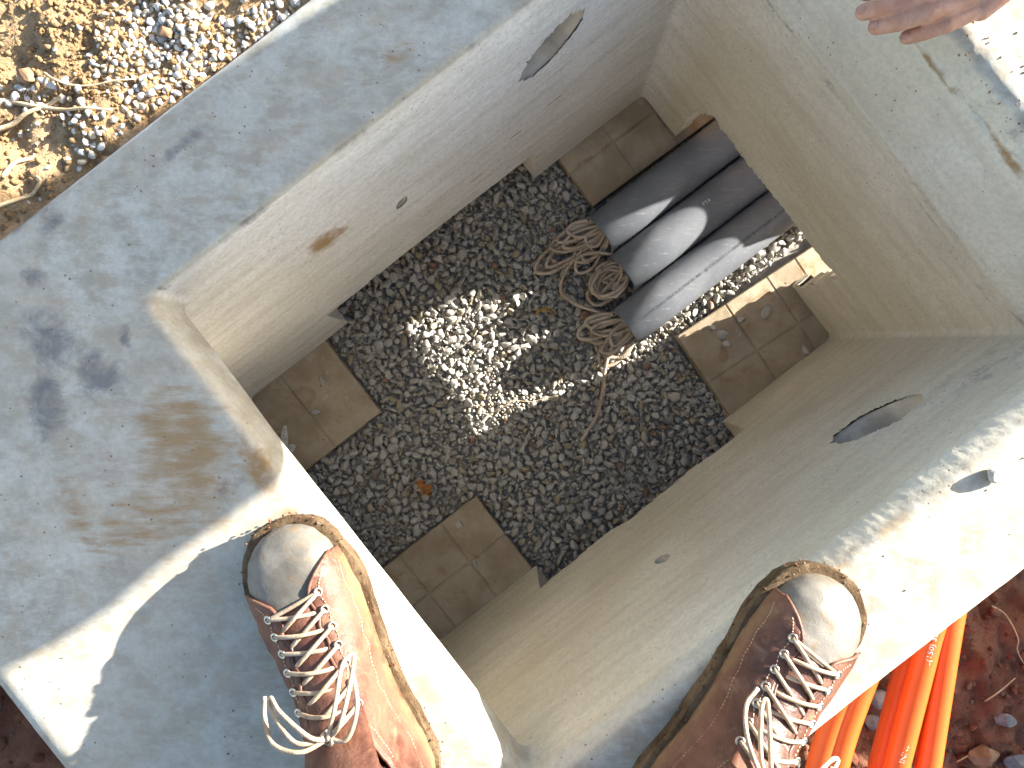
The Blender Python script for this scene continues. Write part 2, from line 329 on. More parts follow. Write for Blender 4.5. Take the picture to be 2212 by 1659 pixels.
def build_vault():
    r = np.random.default_rng(3)
    zl = np.concatenate([np.arange(BASEZ, -0.082, 0.0058), [-0.080]])
    L = []                                          # inner levels: (z, ring)
    KJ = int(np.argmin(np.abs(zl + 0.137))); ZK = zl[KJ]
    def vC(z): return -0.304 + (-0.323 + 0.304) * (z - BASEZ) / (-BASEZ)
    def uD(z):
        if z < ZK: return 0.540 - 0.028 * (z - BASEZ) / (ZK - BASEZ)
        return 0.512 + 0.028 * (z - ZK) / (-0.04 - ZK)
    def vA(z): return 0.286
    for z in zl: L.append((z, ring(-0.416, uD(z), vC(z), vA(z), 0.010)))
    nlow = len(L)
    for uu in (-0.39, -0.33, -0.27, -0.238): L.append((-0.080, ring(uu, uD(-.08), vC(-.08), vA(-.08), 0.018)))
    for z, uu in ((-0.076, -0.233), (-0.068, -0.2305)): L.append((z, ring(uu, uD(z), vC(z), vA(z), 0.016)))
    for z in np.arange(-0.062, -0.0405, 0.007): L.append((z, ring(-0.230, uD(z), vC(z), vA(z), 0.014)))
    # the worn top edge: offsets per side A, B, C, D
    for z, oa, ob, oc, od in ((-0.036, 0, 0, 0, 0.000), (-0.033, 0, 0, 0, 0.0035), (-0.026, 0, 0, 0.000, 0.0045), (-0.022, 0.000, 0.0005, 0.000, 0.006), (-0.017, 0.0002, 0.0010, 0.003, 0.0075),
                              (-0.012, 0.0004, 0.0018, 0.0065, 0.010), (-0.008, 0.0008, 0.003, 0.010, 0.0125), (-0.0045, 0.0014, 0.0046, 0.0135, 0.0155),
                              (-0.002, 0.0026, 0.0066, 0.017, 0.019), (-0.0006, 0.0045, 0.0095, 0.021, 0.023), (0.0, 0.0075, 0.013, 0.026, 0.028)):
        L.append((z, ring(-0.230 - ob, uD(-.036) + od, vC(z) - oc, vA(z) + oa, 0.016 + oa)))
    inner = L[-1][1]; OUT = ring(U0 + 0.022, U1 - 0.022, V0 + 0.016, V1 - 0.026, 0.03)
    for t in np.linspace(0, 1, 42)[1:]: L.append((0.0, inner * (1 - t) + OUT * t))
    for z, d in ((-0.0012, 0.015), (-0.004, 0.008), (-0.009, 0.0035), (-0.018, 0.0)):
        L.append((z, ring(U0 + d, U1 - d, V0 + d * 0.75, V1 - d * 1.2, 0.03)))
    nmid = len(L)
    for z in zl[::-1]: L.append((z, ring(U0, U1 if z > -0.46 else 0.568, V0, V1, 0.03)))
    NL = len(L)
    V = np.zeros((NL, NR, 3)); UVp = np.zeros((NL, NR, 2))
    for j, (z, p) in enumerate(L): UVp[j] = p; V[j, :, 2] = z
    # lifting recesses and bolt holes: openings in the long walls, pockets built behind them
    pocket = np.zeros((nlow, NR), bool); PK = []
    for (s, cu, cz, ra, rb, sk, dp) in (('A', 0.281, -0.156, 0.039, 0.050, 0.45, 0.090), ('C', 0.336, -0.219, 0.047, 0.054, 0.45, 0.090), ('A', 0.032, -0.293, 0.010, 0.015, 0.3, 0.035), ('C', 0.016, -0.305, 0.010, 0.015, 0.3, 0.035)):
        def rr_(u, z): return math.hypot((u - cu - sk * (z - cz)) / ra, (z - cz) / rb)
        sel = []
        for j in range(nlow - 1):
            for i in range(NR - 1):
                if side_of[i] == s and side_of[i + 1] == s:
                    q = np.mean([rr_(UVp[j + e, i + f, 0], L[j + e][0]) for e in (0, 1) for f in (0, 1)])
                    if q < 1: pocket[j, i] = True; sel.append((j, i))
        ss = set(sel); bv = set()
        for (j, i) in sel:
            for (dj, di, vs_) in ((-1, 0, ((0, 0), (0, 1))), (1, 0, ((1, 0), (1, 1))), (0, -1, ((0, 0), (1, 0))), (0, 1, ((0, 1), (1, 1)))):
                if (j + dj, i + di) not in ss: bv |= {(j + e, i + f) for (e, f) in vs_}
        for (j, i) in bv:
            u, z = UVp[j, i, 0], V[j, i, 2]; aa = (u - cu - sk * (z - cz)) / ra; bb = (z - cz) / rb; q = math.hypot(aa, bb) * (1 + 0.05 * r.standard_normal())
            zz = cz + rb * bb / q; V[j, i, 2] = zz; UVp[j, i, 0] = cu + ra * aa / q + sk * (zz - cz)
        sg = 1 if s == 'A' else -1; P = []; N = 44; lv = [(1.10, 0.003), (1.04, 0.006), (0.99, 0.02), (0.93, 0.05), (0.85, 0.075), (0.6, 0.095), (0.25, 0.1)]
        for (q, d_) in lv:
            for k in range(N):
                an = 2 * math.pi * k / N; w = q * (1 + 0.06 * fbm((math.cos(an) * 2, math.sin(an) * 2, d_ * 30 + cu), 1, 3)); bz = rb * math.sin(an) * w; dd = d_ * dp / 0.1 * (0.65 + 0.35 * sstep(-rb, rb, bz) if d_ > 0.01 else 1)
                zz = cz + bz; wall = vA(zz) if s == 'A' else vC(zz); P.append(W(cu + ra * math.cos(an) * w + sk * bz, wall + sg * dd, zz))
        PK.append(('lifting_recess' if ra > 0.02 else 'bolt_hole', P, grid_faces(len(lv), N, True) + [tuple((len(lv) - 1) * N + k for k in range(N))]))
    # slow unevenness and chipped edges
    edge_amp = {j: 0.0 for j in range(NL)}
    for j in range(nlow + 8, nlow + 21): edge_amp[j] = 0.00022
    chip = np.maximum(0, smoothrand(NR, 5, r) - 2.2) * 0.0012
    cA = np.where(side_of == 'C', 1.3, np.where(side_of == 'A', 0.5, np.where(side_of == 'D', 1.0, 0.6)))
    for j in range(NL):
        z = L[j][0]
        c = np.array([0.15, 0.0]); d = UVp[j] - c; d /= np.linalg.norm(d, axis=1)[:, None]
        if edge_amp[j] > 0:
            n = r.standard_normal(NR) * edge_amp[j] * cA
            UVp[j] += d * n[:, None]
            k = max(0.0, 1 - abs(z + 0.006) / 0.02)
            if abs(z + 0.022) < 0.001: UVp[j] -= d * (np.abs(r.standard_normal(NR)) * 0.00032 * (side_of == 'C'))[:, None]
            if abs(z + 0.033) < 0.001: UVp[j] -= d * (np.abs(r.standard_normal(NR)) * 0.0006 * (side_of == 'D'))[:, None]
            V[j, :, 2] += r.standard_normal(NR) * 0.00012 - chip * cA * k
            UVp[j] += d * (chip * cA * k)[:, None]
        # soft waviness of the cast faces
        for i in range(0, NR):
            w = fbm((UVp[j, i, 0], UVp[j, i, 1], z), 5.0, 3)
            if j < nlow + 8 or j > nmid: UVp[j, i] += d[i] * w * 0.0022
            else: V[j, i, 2] += w * 0.0018 + 0.0006 * fbm((UVp[j, i, 0], UVp[j, i, 1], z), 60.0, 3)
    colm = smoothrand(NR, 3, r) * 0.0009 + smoothrand(NR, 9, r) * 0.0006
    for j in range(nlow + 8, nlow + 20):
        if -0.0345 < L[j][0] < -0.003: UVp[j, :, 0] += np.where(side_of == 'D', colm, 0)
    # openings broken through the foot of the walls
    skip = np.zeros((nlow, NR), bool)
    zc = 0.5 * (zl[1:] + zl[:-1])
    for j in range(nlow - 1):
        for i in range(NR - 1):
            s = side_of[i]
            if s != side_of[i + 1] or s == 'c': continue
            u = 0.5 * (UVp[0, i, 0] + UVp[0, i + 1, 0]); v = 0.5 * (UVp[0, i, 1] + UVp[0, i + 1, 1]); h = zc[j] - BASEZ
            if s == 'A' and -0.175 < u < 0.277 and h < 0.175 + 0.006 * fbm((u, 1, 0), 22, 3): skip[j, i] = True
            if s == 'C' and -0.175 < u < 0.277 and h < 0.150 + 0.018 * fbm((u, 0, 0), 9, 3) + 0.03 * (1 - sstep(-.17, -.05, u)) * 0: skip[j, i] = True
            if s == 'D':
                top = 0.216 + 0.005 * fbm((v, 3, 0), 25, 3)
                if v > 0.11: top += 0.012 * fbm((v, 3, 1), 60, 3) - 0.02 * sstep(0.14, 0.18, v)
                lft = 0.182 - 0.10 * max(0, h - 0.10) + 0.012 * fbm((h, 8, 0), 24, 3)
                rgt = -0.186 + 0.008 * fbm((h, 2, 0), 24, 3)
                if rgt < v < lft and h < top: skip[j, i] = True
    wj = np.zeros((nlow, NR), bool)
    for j in range(nlow - 1):
        for i in range(NR - 1):
            if skip[j, i] and not (skip[j, i - 1] and skip[j, i + 1] and skip[j + 1, i]):
                for a in (0, 1):
                    for b in (0, 1): wj[j + a, i + b] = True
    jit = r.uniform(-0.0035, 0.0035, (nlow, NR)); jit2 = r.uniform(-0.003, 0.003, (nlow, NR))
    for j in range(1, nlow):
        for i in range(NR):
            if wj[j, i]:
                k = 1.0 if side_of[i] == 'D' else 0.25
                UVp[j, i, 1 if side_of[i] == 'D' else 0] += jit[j, i] * k; V[j, i, 2] += jit2[j, i] * k
    for j in range(nlow):                            # openings keep their width through the wall
        J = NL - 1 - j
        for i in range(NR):
            if side_of[i] in 'AC': UVp[J, i, 0] = UVp[j, i, 0]
            elif side_of[i] == 'D': UVp[J, i, 1] = UVp[j, i, 1]
            if wj[j, i]: V[J, i, 2] = V[j, i, 2]
    for j in range(NL):
        for i in range(NR):
            x, y, _ = W(UVp[j, i, 0], UVp[j, i, 1]); V[j, i, 0] = x; V[j, i, 1] = y
    F = []
    last = NL - 1
    def oj(j): return last - j                       # outer level that mirrors inner level j
    for j in range(NL - 1):
        for i in range(NR):
            i2 = (i + 1) % NR
            if j < nlow - 1 and (skip[j, i] or pocket[j, i]): continue
            if j >= NL - nlow and skip[last - 1 - j, i] and last - 1 - j < nlow - 1: continue
            F.append((j * NR + i, j * NR + i2, (j + 1) * NR + i2, (j + 1) * NR + i))
    for j in range(nlow - 1):
        for i in range(NR):
            if not skip[j, i]: continue
            i2 = (i + 1) % NR; J = oj(j); J1 = oj(j + 1)
            if not skip[j, (i - 1) % NR]: F.append((j * NR + i, (j + 1) * NR + i, J1 * NR + i, J * NR + i))
            if not skip[j, i2]: F.append(((j + 1) * NR + i2, j * NR + i2, J * NR + i2, J1 * NR + i2))
            if not skip[j + 1, i]: F.append(((j + 1) * NR + i, (j + 1) * NR + i2, J1 * NR + i2, J1 * NR + i))
    for i in range(NR):                              # foot
        i2 = (i + 1) % NR
        if not skip[0, i]: F.append((i2, i, last * NR + i, last * NR + i2))
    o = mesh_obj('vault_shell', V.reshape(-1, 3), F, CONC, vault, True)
    recalc(o)
    for (nm, P, F_) in PK: mesh_obj(nm, P, F_, POCK, vault, True)
    # per-vertex stain masks: R rust film, G dark scuffs, B brown soil smears
    P = V.reshape(-1, 3); C = np.zeros((len(P), 4)); C[:, 3] = 1
    def blob(ch, px, py, z, ru, rv, rz, rot, amt=1.0):
        c0 = np.array(at(px, py, z)); d = P - c0; cr, sr = math.cos(rot), math.sin(rot)
        x = d[:, 0] * cr + d[:, 1] * sr; y = -d[:, 0] * sr + d[:, 1] * cr
        q = np.sqrt((x / ru) ** 2 + (y / rv) ** 2 + (d[:, 2] / rz) ** 2)
        C[:, ch] = np.maximum(C[:, ch], amt * np.clip((1 - q) / 0.75, 0, 1))
    for b_ in ((0, 395, 960, 0, .075, .10, .03, .5), (0, 330, 1120, 0, .13, .07, .03, .2, .7), (0, 180, 1130, 0, .02, .10, .03, .45, .7), (0, 860, 115, 0, .05, .02, .03, .65, .7),
               (0, 210, 1350, 0, .10, .08, .03, .3, .35), (0, 620, 330, 0, .10, .05, .03, .65, .4), (0, 760, 180, 0, .12, .05, .03, .65, .35),
               (1, 120, 745, 0, .045, .07, .03, .8), (1, 215, 810, 0, .06, .04, .03, -.6), (1, 100, 870, 0, .035, .075, .03, .2), (1, 70, 600, 0, .022, .022, .03, 0), (1, 40, 470, 0, .06, .016, .03, .6),
               (1, 110, 485, 0, .025, .015, .03, .7), (1, 272, 735, 0, .012, .024, .03, .35), (1, 385, 320, 0, .07, .014, .03, .7, .8), (1, 495, 1060, 0, .03, .035, .03, 0, .8), (1, 1480, 1490, 0, .20, .07, .05, TH, .4),
               (1, 2110, 780, -.13, .13, .09, .10, TH, .6), (1, 1860, 700, -.45, .05, .08, .08, 0, .35), (1, 430, 730, -.2, .04, .06, .05, 0, .5),
               (2, 700, 520, -.214, .034, .05, .05, .6), (2, 735, 500, -.225, .02, .05, .025, .6, .7), (2, 560, 1010, 0, .02, .06, .03, .6, .8), (2, 2060, 230, -.02, .012, .16, .03, TH, .9), (2, 2180, 420, -.02, .012, .10, .03, TH, .9), (2, 1900, 1150, -.01, .35, .010, .02, TH, .5),
               (2, 620, 1120, 0, .03, .03, .03, 0, .6), (2, 2060, 1180, 0, .10, .03, .02, .3, .45)):
        blob(*b_)
    Cg = C.reshape(NL, NR, 4); dirt = np.clip(0.45 + 0.5 * smoothrand(NR, 25, r), 0, 1)
    for j in range(nlow + 9, nlow + 21):
        z = L[j][0]
        if -0.014 < z < -0.001: Cg[j, :, 1] = np.maximum(Cg[j, :, 1], dirt * 0.9 * (side_of == 'A'))
    for j in range(NL):
        if abs(L[j][0] + 0.035) < 0.0045 and j < nmid: Cg[j, :, 2] = np.maximum(Cg[j, :, 2], np.clip(0.38 + 0.4 * smoothrand(NR, 19, r), 0, 1) * (side_of == 'D'))
        if -0.034 < L[j][0] < -0.0005 and nlow + 7 < j < nmid: Cg[j, :, 1] = np.maximum(Cg[j, :, 1], (0.36 + 0.1 * smoothrand(NR, 7, r)) * (side_of == 'D'))
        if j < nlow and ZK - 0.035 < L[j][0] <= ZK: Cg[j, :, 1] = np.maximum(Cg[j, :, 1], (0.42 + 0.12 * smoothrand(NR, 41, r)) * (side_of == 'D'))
    ca = o.data.color_attributes.new('stain', 'FLOAT_COLOR', 'POINT'); ca.data.foreach_set('color', C.ravel())
    o.data.set_sharp_from_angle(angle=math.radians(42))
    sh = o.data.attributes.get('sharp_edge') or o.data.attributes.new('sharp_edge', 'BOOLEAN', 'EDGE')
    ev = np.zeros(len(o.data.edges) * 2, np.int32); o.data.edges.foreach_get('vertices', ev); ev = ev.reshape(-1, 2)
    sv = np.zeros(len(o.data.edges), bool); sh.data.foreach_get('value', sv)
    sv |= (ev[:, 0] // NR == KJ) & (ev[:, 1] // NR == KJ) & (side_of[ev[:, 0] % NR] == 'D') & (side_of[ev[:, 1] % NR] == 'D')
    sh.data.foreach_set('value', sv)
    return o
build_vault()

# ------------------------------------------------------------------ footing slabs under the four corners
def paver_mat():
    t = NT('paver_concrete'); f = t.ramp(t.noise(14, 6, 0.6), 0.36, 0.64); g = t.ramp(t.noise(90, 6, 0.7), 0.4, 0.7)
    col = t.mix(f, (0.31, 0.245, 0.165), (0.42, 0.35, 0.255))
    col = t.mix(t.math('MULTIPLY', t.ramp(t.noise(20, 6, 0.7, dist=1.0), 0.54, 0.70), 0.75), col, (0.26, 0.16, 0.075))
    col = t.mix(t.math('MULTIPLY', g, 0.35), col, (0.26, 0.23, 0.19))
    col = t.mix(t.math('MULTIPLY', t.ramp(t.noise(34, 5, 0.7), 0.62, 0.72), 0.6), col, (0.50, 0.48, 0.44))
    return t.finish(col, 0.88, t.noise(160, 4, 0.7), 0.4, 0.0015, 0.2)
PAV = paver_mat()
def paver(u0, u1, v0, v1, ang, label, lu, lv, topz=BASEZ - 0.0015, th=0.05):
    cu, cv = (u0 + u1) / 2, (v0 + v1) / 2; cx, cy, _ = W(cu, cv)
    hu, hv = (u1 - u0) / 2, (v1 - v0) / 2
    def lines(h, gs):
        a = set(np.linspace(-h + 0.004, h - 0.004, 26).tolist())
        for g in gs: a |= {g - 0.0026, g - 0.0012, g + 0.0012, g + 0.0026}
        a |= {-h, h, -h + 0.0015, h - 0.0015}
        return np.array(sorted(a))
    xs, ys = lines(hu, lu), lines(hv, lv); V = []; c, s = math.cos(TH + ang), math.sin(TH + ang)
    def put(x, y, z): V.append((cx + x * c - y * s, cy + x * s + y * c, z))
    for y in ys:
        for x in xs:
            d = 0.0
            if any(abs(x - g) < 0.0013 for g in lu) or any(abs(y - g) < 0.0013 for g in lv): d = 0.0022
            if abs(x) > hu - 1e-6 or abs(y) > hv - 1e-6: d += 0.0016
            put(x, y, topz - d - 0.0009 * (1 + fbm((x * 3 + u0 * 9, y * 3, 0), 9, 3)))
    nx, ny = len(xs), len(ys); F = grid_faces(ny, nx)
    border = [i for i in range(nx)] + [j * nx + nx - 1 for j in range(1, ny)] + [(ny - 1) * nx + i for i in range(nx - 2, -1, -1)] + [j * nx for j in range(ny - 2, 0, -1)]
    o = len(V)
    for b in border: V.append((V[b][0], V[b][1], topz - th))
    n = len(border)
    for k in range(n): k2 = (k + 1) % n; F.append((border[k2], border[k], o + k, o + k2))
    F.append(tuple(o + k for k in range(n))[::-1])
    ob = mesh_obj('footing_slab', V, F, PAV, None, False)
    return tag(ob, label, 'paving slab', 'concrete slabs under the vault corners')
PAVS = [(-0.535, -0.233, 0.112, 0.415), (-0.50, -0.188, -0.435, -0.128), (0.302, 0.645, -0.445, -0.128), (0.338, 0.645, 0.170, 0.445)]
paver(*PAVS[0], 0.0, 'concrete footing slab below the shaded wide rim, white chips lying on it', [-0.105, 0.04], [0.03, 0.105])
paver(*PAVS[1], 0.0, 'bare brown footing slab beside the toe of the left boot', [-0.03, 0.07], [-0.11, 0.06])
paver(0.2955, 0.6385, -0.4515, -0.1345, -0.075, 'footing slab with a sunlit edge beside the grey pipes', [-0.06, 0.035, 0.10], [0.05, -0.045])
paver(*PAVS[3], -0.03, 'dark stained footing slab in the far corner, partly under the grey pipes', [-0.05, 0.05], [0.03, -0.06])

# ------------------------------------------------------------------ gravel in the vault
def scatter_disc(n, region, rlo, rhi, r, inside, pack=0.80):
    cell = rhi * 2; grid = {}; out = []
    rad = np.sort(r.uniform(0, 1, n) ** 1.3 * (rhi - rlo) + rlo)[::-1]
    for q in rad:
        for _ in range(10):
            u = r.uniform(region[0], region[1]); v = r.uniform(region[2], region[3])
            if not inside(u, v, q): continue
            gi, gj = int(math.floor(u / cell)), int(math.floor(v / cell)); ok = True
            for a in (-1, 0, 1):
                for b in (-1, 0, 1):
                    for (x, y, s) in grid.get((gi + a, gj + b), ()):
                        if (x - u) ** 2 + (y - v) ** 2 < (pack * (s + q)) ** 2: ok = False; break
                    if not ok: break
                if not ok: break
            if ok: grid.setdefault((gi, gj), []).append((u, v, q)); out.append((u, v, q)); break
    return out
def in_gravel(u, v, q):
    for (a, b, c, d) in PAVS:
        if a - q * 0.75 < u < b + q * 0.75 and c - q * 0.75 < v < d + q * 0.75: return False
    if u > 0.62: return -0.34 < v < 0.30
    return True
bed = mesh_obj('gravel_bed', [W(-0.50, -0.40, -0.778), W(0.95, -0.40, -0.778), W(0.95, 0.385, -0.778), W(-0.50, 0.385, -0.778)], [(0, 1, 2, 3)], EXP_BED, None, False, 'structure')
GB = -0.762
reg = (-0.45, 0.90, -0.415, 0.395); r_ = np.random.default_rng(11); placed = []
for (u, v, q) in scatter_disc(8600, reg, 0.0052, 0.0124, r_, in_gravel, 0.64):
    x, y, _ = W(u, v); placed.append((x, y, GB - q * 0.35 + r_.normal() * 0.002 + 0.006 * fbm((u, v, 0), 6, 3), q * 1.34, 2 if q > 0.0075 else 1))
for (u, v, q) in scatter_disc(4200, reg, 0.006, 0.010, r_, in_gravel, 0.60):
    x, y, _ = W(u, v); placed.append((x, y, GB - 0.0075, q * 1.15, 1))
for (u, v, q) in scatter_disc(9000, reg, 0.0030, 0.0052, r_, in_gravel, 0.70):
    x, y, _ = W(u, v); placed.append((x, y, GB - 0.0035 + r_.normal() * 0.0012, q * 1.3, 1))
gravel = stones_mesh('gravel', placed, GRAV, None, 'stuff', 5, flat=(0.45, 0.8), tilt=0.42, lo=0.28, hi=0.66)
gravel['label'] = 'grey crushed gravel covering the floor of the vault'
print('gravel stones', len(placed))

# ------------------------------------------------------------------ grey pipes and their ropes
def text_mesh(body, size):
    cu = bpy.data.curves.new('print', 'FONT'); cu.body = body; cu.size = size; cu.resolution_u = 2
    o = bpy.data.objects.new('print', cu); COL.objects.link(o)
    dg = bpy.context.evaluated_depsgraph_get(); me = bpy.data.meshes.new_from_object(o.evaluated_get(dg))
    bpy.data.objects.remove(o)
    v = np.array([p.co[:] for p in me.vertices]); f = [tuple(p.vertices) for p in me.polygons]; bpy.data.meshes.remove(me)
    return v, f
def pvc_mat():
    t = NT('grey_pvc'); f = t.ramp(t.noise(9, 5, 0.6), 0.35, 0.65)
    col = t.mix(f, (0.135, 0.148, 0.17), (0.19, 0.203, 0.225))
    scr = t.ramp(t.noise(1.0, 5, 0.65, t.map((14, 190, 190), (0, 0, -TH))), 0.56, 0.74)
    col = t.mix(t.math('MULTIPLY', scr, 0.55), col, (0.36, 0.36, 0.35))
    dust = t.ramp(t.noise(16, 5, 0.7, dist=0.8), 0.58, 0.74); col = t.mix(t.math('MULTIPLY', dust, 0.45), col, (0.36, 0.31, 0.21))
    fl = t.math('MULTIPLY', t.ramp(t.noise(70, 4, 0.7), 0.64, 0.74), t.ramp(t.noise(7, 2), 0.5, 0.62)); col = t.mix(t.math('MULTIPLY', fl, 0.6), col, (0.34, 0.26, 0.12))
    return t.finish(col, t.ramp(t.noise(12, 4), 0.3, 0.7, 0.42, 0.58), t.noise(120, 3), 0.05, 0.001, 0.35)
PVC = pvc_mat()
INK = simple('pipe_ink', (0.03, 0.035, 0.045), (0.09, 0.095, 0.10), 300, 0.6, 200, 0.0)
WINK = simple('white_ink', (0.6, 0.55, 0.5), (0.75, 0.7, 0.62), 300, 0.6, 200, 0.0)
PR, PZ = 0.0405, -0.713
def pipe(u0, v0, dv, label):
    o = thing('grey_pipe', label, 'pipe', W(u0, v0, PZ), 'grey conduits entering the vault')
    m = MB(); ns = 56
    def circ(u, R): return [W(u, v0 + dv * (u - u0) + R * math.sin(2 * math.pi * k / ns), PZ + 0.004 * (u - u0) + R * math.cos(2 * math.pi * k / ns)) for k in range(ns)]
    rings = [(u0 + 0.30, PR - 0.0058), (u0 + 0.002, PR - 0.0058), (u0, PR - 0.0050), (u0, PR - 0.0010), (u0 + 0.0012, PR)] + [(u0 + x, PR) for x in (0.1, 0.25, 0.4, 0.6, 1.0, 2.2)]
    V = [p for (u, R) in rings for p in circ(u, R)]
    mesh_obj('pipe_wall', V, grid_faces(len(rings), ns, True), PVC, o, True).data.set_sharp_from_angle(angle=math.radians(40))
    return o
P1 = pipe(0.303, 0.121, -0.012, 'grey pipe farthest from the sunlit gravel, mostly in shadow')
P2 = pipe(0.291, 0.0375, -0.012, 'middle one of the three grey pipes, rope coil in its mouth')
P3 = pipe(0.233, -0.046, -0.008, 'longest grey pipe, printed with a line of lettering')
def pipe_print(parent, u0, v0, dv, ustart, body, size, psi0, mat, name='lettering'):
    v, f = text_mesh(body, size); V = []
    for (x, y, _) in v:
        u = ustart + x * 1.06; ps = psi0 + (y - size * 0.35) / PR; R = PR + 0.0004
        V.append(W(u, v0 + dv * (u - u0) + R * math.sin(ps), PZ + 0.004 * (u - u0) + R * math.cos(ps)))
    return mesh_obj(name, V, f, mat, parent)
pipe_print(P3, 0.233, -0.046, -0.008, 0.246, 'NO DRAPER Db/Par IPEX ELECTRICAL INC  @ C22.2x211.1-C-6000000000748 P/N 08306  AUMAR  C0', 0.0078, -0.12, INK)
pipe_print(P2, 0.291, 0.0375, -0.012, 0.478, 'FT4', 0.010, 0.25, WINK)

def rope_mat():
    t = NT('rope_fibre'); w = t.n.new('ShaderNodeTexWave'); w.inputs['Scale'].default_value = 110; w.inputs['Distortion'].default_value = 3.0; t.link(t.co, w.inputs[0])
    f = t.ramp(t.noise(22, 4), 0.38, 0.62)
    col = t.mix(f, (0.46, 0.36, 0.27), (0.62, 0.53, 0.43)); col = t.mix(t.math('MULTIPLY', t.ramp(t.vor(420), 0.1, 0.55), 0.3), col, (0.27, 0.20, 0.14))
    return t.finish(col, 0.95, t.vor(420), 0.9, 0.0012, 0.1)
ROPE = rope_mat()
def loops(mu, mv, tips, r, zb=-0.752):
    """rope loops spilling out of a pipe mouth at (mu, mv); tips are picture-measured ends of the loops on the gravel"""
    pts = []
    for k, (px, py, hw, dz) in enumerate(tips):
        tu, tv = UV(at(px, py, zb + dz)); m0 = np.array([mu + 0.03, mv + r.uniform(-0.02, 0.02)]); tip = np.array([tu, tv])
        d = tip - m0; d /= np.linalg.norm(d); pr = np.array([-d[1], d[0]]) * (1 if k % 2 else -1)
        L = np.linalg.norm(tip - m0); z1 = zb + dz
        for (f, s, zz) in ((0.0, -0.4, 0.012), (0.45, -1.0, 0.006), (0.80, -1.0, 0.0), (1.0, 0.0, 0.0), (0.80, 1.0, 0.001), (0.42, 0.9, 0.005), (0.06, 0.3, 0.010)):
            q = m0 + d * L * f + pr * hw * 1.35 * s + r.normal(0, 0.0018, 2)
            pts.append(W(q[0], q[1], z1 + zz + r.normal() * 0.001))
    return pts
r_ = np.random.default_rng(21)
def rope(name, label, paths, rad=0.0037, parent=None):
    m = MB()
    for p in paths: m.tube(catmull(p, 9), rad, 8)
    o = m.build(name, ROPE, None, True); return tag(o, label, 'rope', 'ropes spilling out of the pipes')
t1 = [(1158, 588, 0.013, .006), (1192, 535, 0.012, .014), (1176, 575, 0.010, .010), (1190, 560, 0.016, .004), (1250, 590, 0.012, .008), (1262, 560, 0.013, .016), (1205, 520, 0.008, .018), (1225, 500, 0.010, .022), (1270, 530, .010, .024), (1215, 530, .010, .02), (1240, 560, .012, .012), (1282, 545, .009, .018)]
rope('pull_rope', 'rope in long loose loops lying farthest out from the pipes', [loops(0.303, 0.121, t1, r_)])
coil = []
for k in range(10):
    a0 = r_.uniform(0, 6.28); cx, cy = 1318 + r_.normal() * 7, 608 + r_.normal() * 6; ra, rb = r_.uniform(34, 50), r_.uniform(18, 34); z = -0.748 + 0.0045 * k; ro = -0.9 + r_.normal() * 0.25
    for q in range(6):
        a = a0 + q * 1.05; x = ra * math.cos(a); y = rb * math.sin(a)
        coil.append(tuple(at(cx + x * math.cos(ro) - y * math.sin(ro), cy + x * math.sin(ro) + y * math.cos(ro), z + r_.normal() * 0.001)))
tail2 = [tuple(at(x, y, z)) for (x, y, z) in ((1345, 560, -.735), (1325, 550, -.728), (1290, 546, -.726), (1255, 552, -.735), (1226, 578, -.745), (1212, 615, -.748), (1216, 635, -.748), (1240, 655, -.746), (1280, 670, -.744), (1310, 678, -.742), (1332, 680, -.738))]
rope('pull_rope', 'rope wound in a round ball at the middle pipe mouth', [loops(0.291, 0.0375, [(1290, 590, .012, .02), (1296, 625, .014, .016), (1300, 600, .012, .03)], r_) + coil, tail2])
t3 = [(1250, 728, 0.012, .012), (1300, 790, 0.014, .006), (1265, 700, 0.012, .016), (1275, 735, 0.010, .010), (1310, 770, 0.012, .014), (1330, 775, 0.010, .010), (1280, 715, .009, .022), (1300, 760, .010, .02), (1320, 745, .01, .026)]
tail3 = [tuple(at(x, y, z)) for (x, y, z) in ((1345, 720, -.74), (1325, 745, -.735), (1312, 775, -.738), (1306, 805, -.744), (1303, 840, -.748), (1296, 875, -.748), (1286, 905, -.748), (1270, 930, -.748), (1255, 952, -.750))]
rope('pull_rope', 'rope bundle with a frayed tail trailing across sunlit gravel', [loops(0.233, -0.046, t3, r_), tail3])

# ------------------------------------------------------------------ loose bits on slabs, gravel and rim
def lone_stone(px, py, z, r, mat, name, label, cat='stone', group=None, flat=(0.5, 0.8), seed=1, sub=3, stretch=1.0, rot=0.0):
    rr = np.random.default_rng(seed); v, f = stone_shape(rr, sub, 12, 0.42, 0.8, flat)
    v = v * np.array([stretch, 1, 1]) * r; zmin = v[:, 2].min(); c, s = math.cos(rot), math.sin(rot)
    v = np.stack([v[:, 0] * c - v[:, 1] * s, v[:, 0] * s + v[:, 1] * c, v[:, 2] - zmin - r * 0.06], 1)
    p = at(px, py, z); v += np.array([p.x, p.y, z])
    o = mesh_obj(name, v, f, mat)
    ca = o.data.color_attributes.new('tint', 'FLOAT_COLOR', 'POINT'); ca.data.foreach_set('color', np.tile([rr.uniform(0.3, 1), 0.3, 0.3, 1], (len(v), 1)).ravel())
    return tag(o, label, cat, group)
G_ = 'pebbles lying on the footing slabs'
PT = BASEZ - 0.003
lone_stone(699, 826, PT, 0.0105, GRAV, 'pebble', 'oblong pale pebble on the slab below the wide rim', 'pebble', G_, stretch=1.3, rot=-1.1, seed=2)
lone_stone(686, 889, PT, 0.0105, GRAV, 'pebble', 'dark pebble beside a groove on the slab with white chips', 'pebble', G_, seed=3)
lone_stone(990, 1133, PT, 0.0095, GRAV, 'pebble', 'grey pebble on the bare slab, nearer its gravel corner', 'pebble', G_, seed=4, stretch=1.25, rot=-0.9)
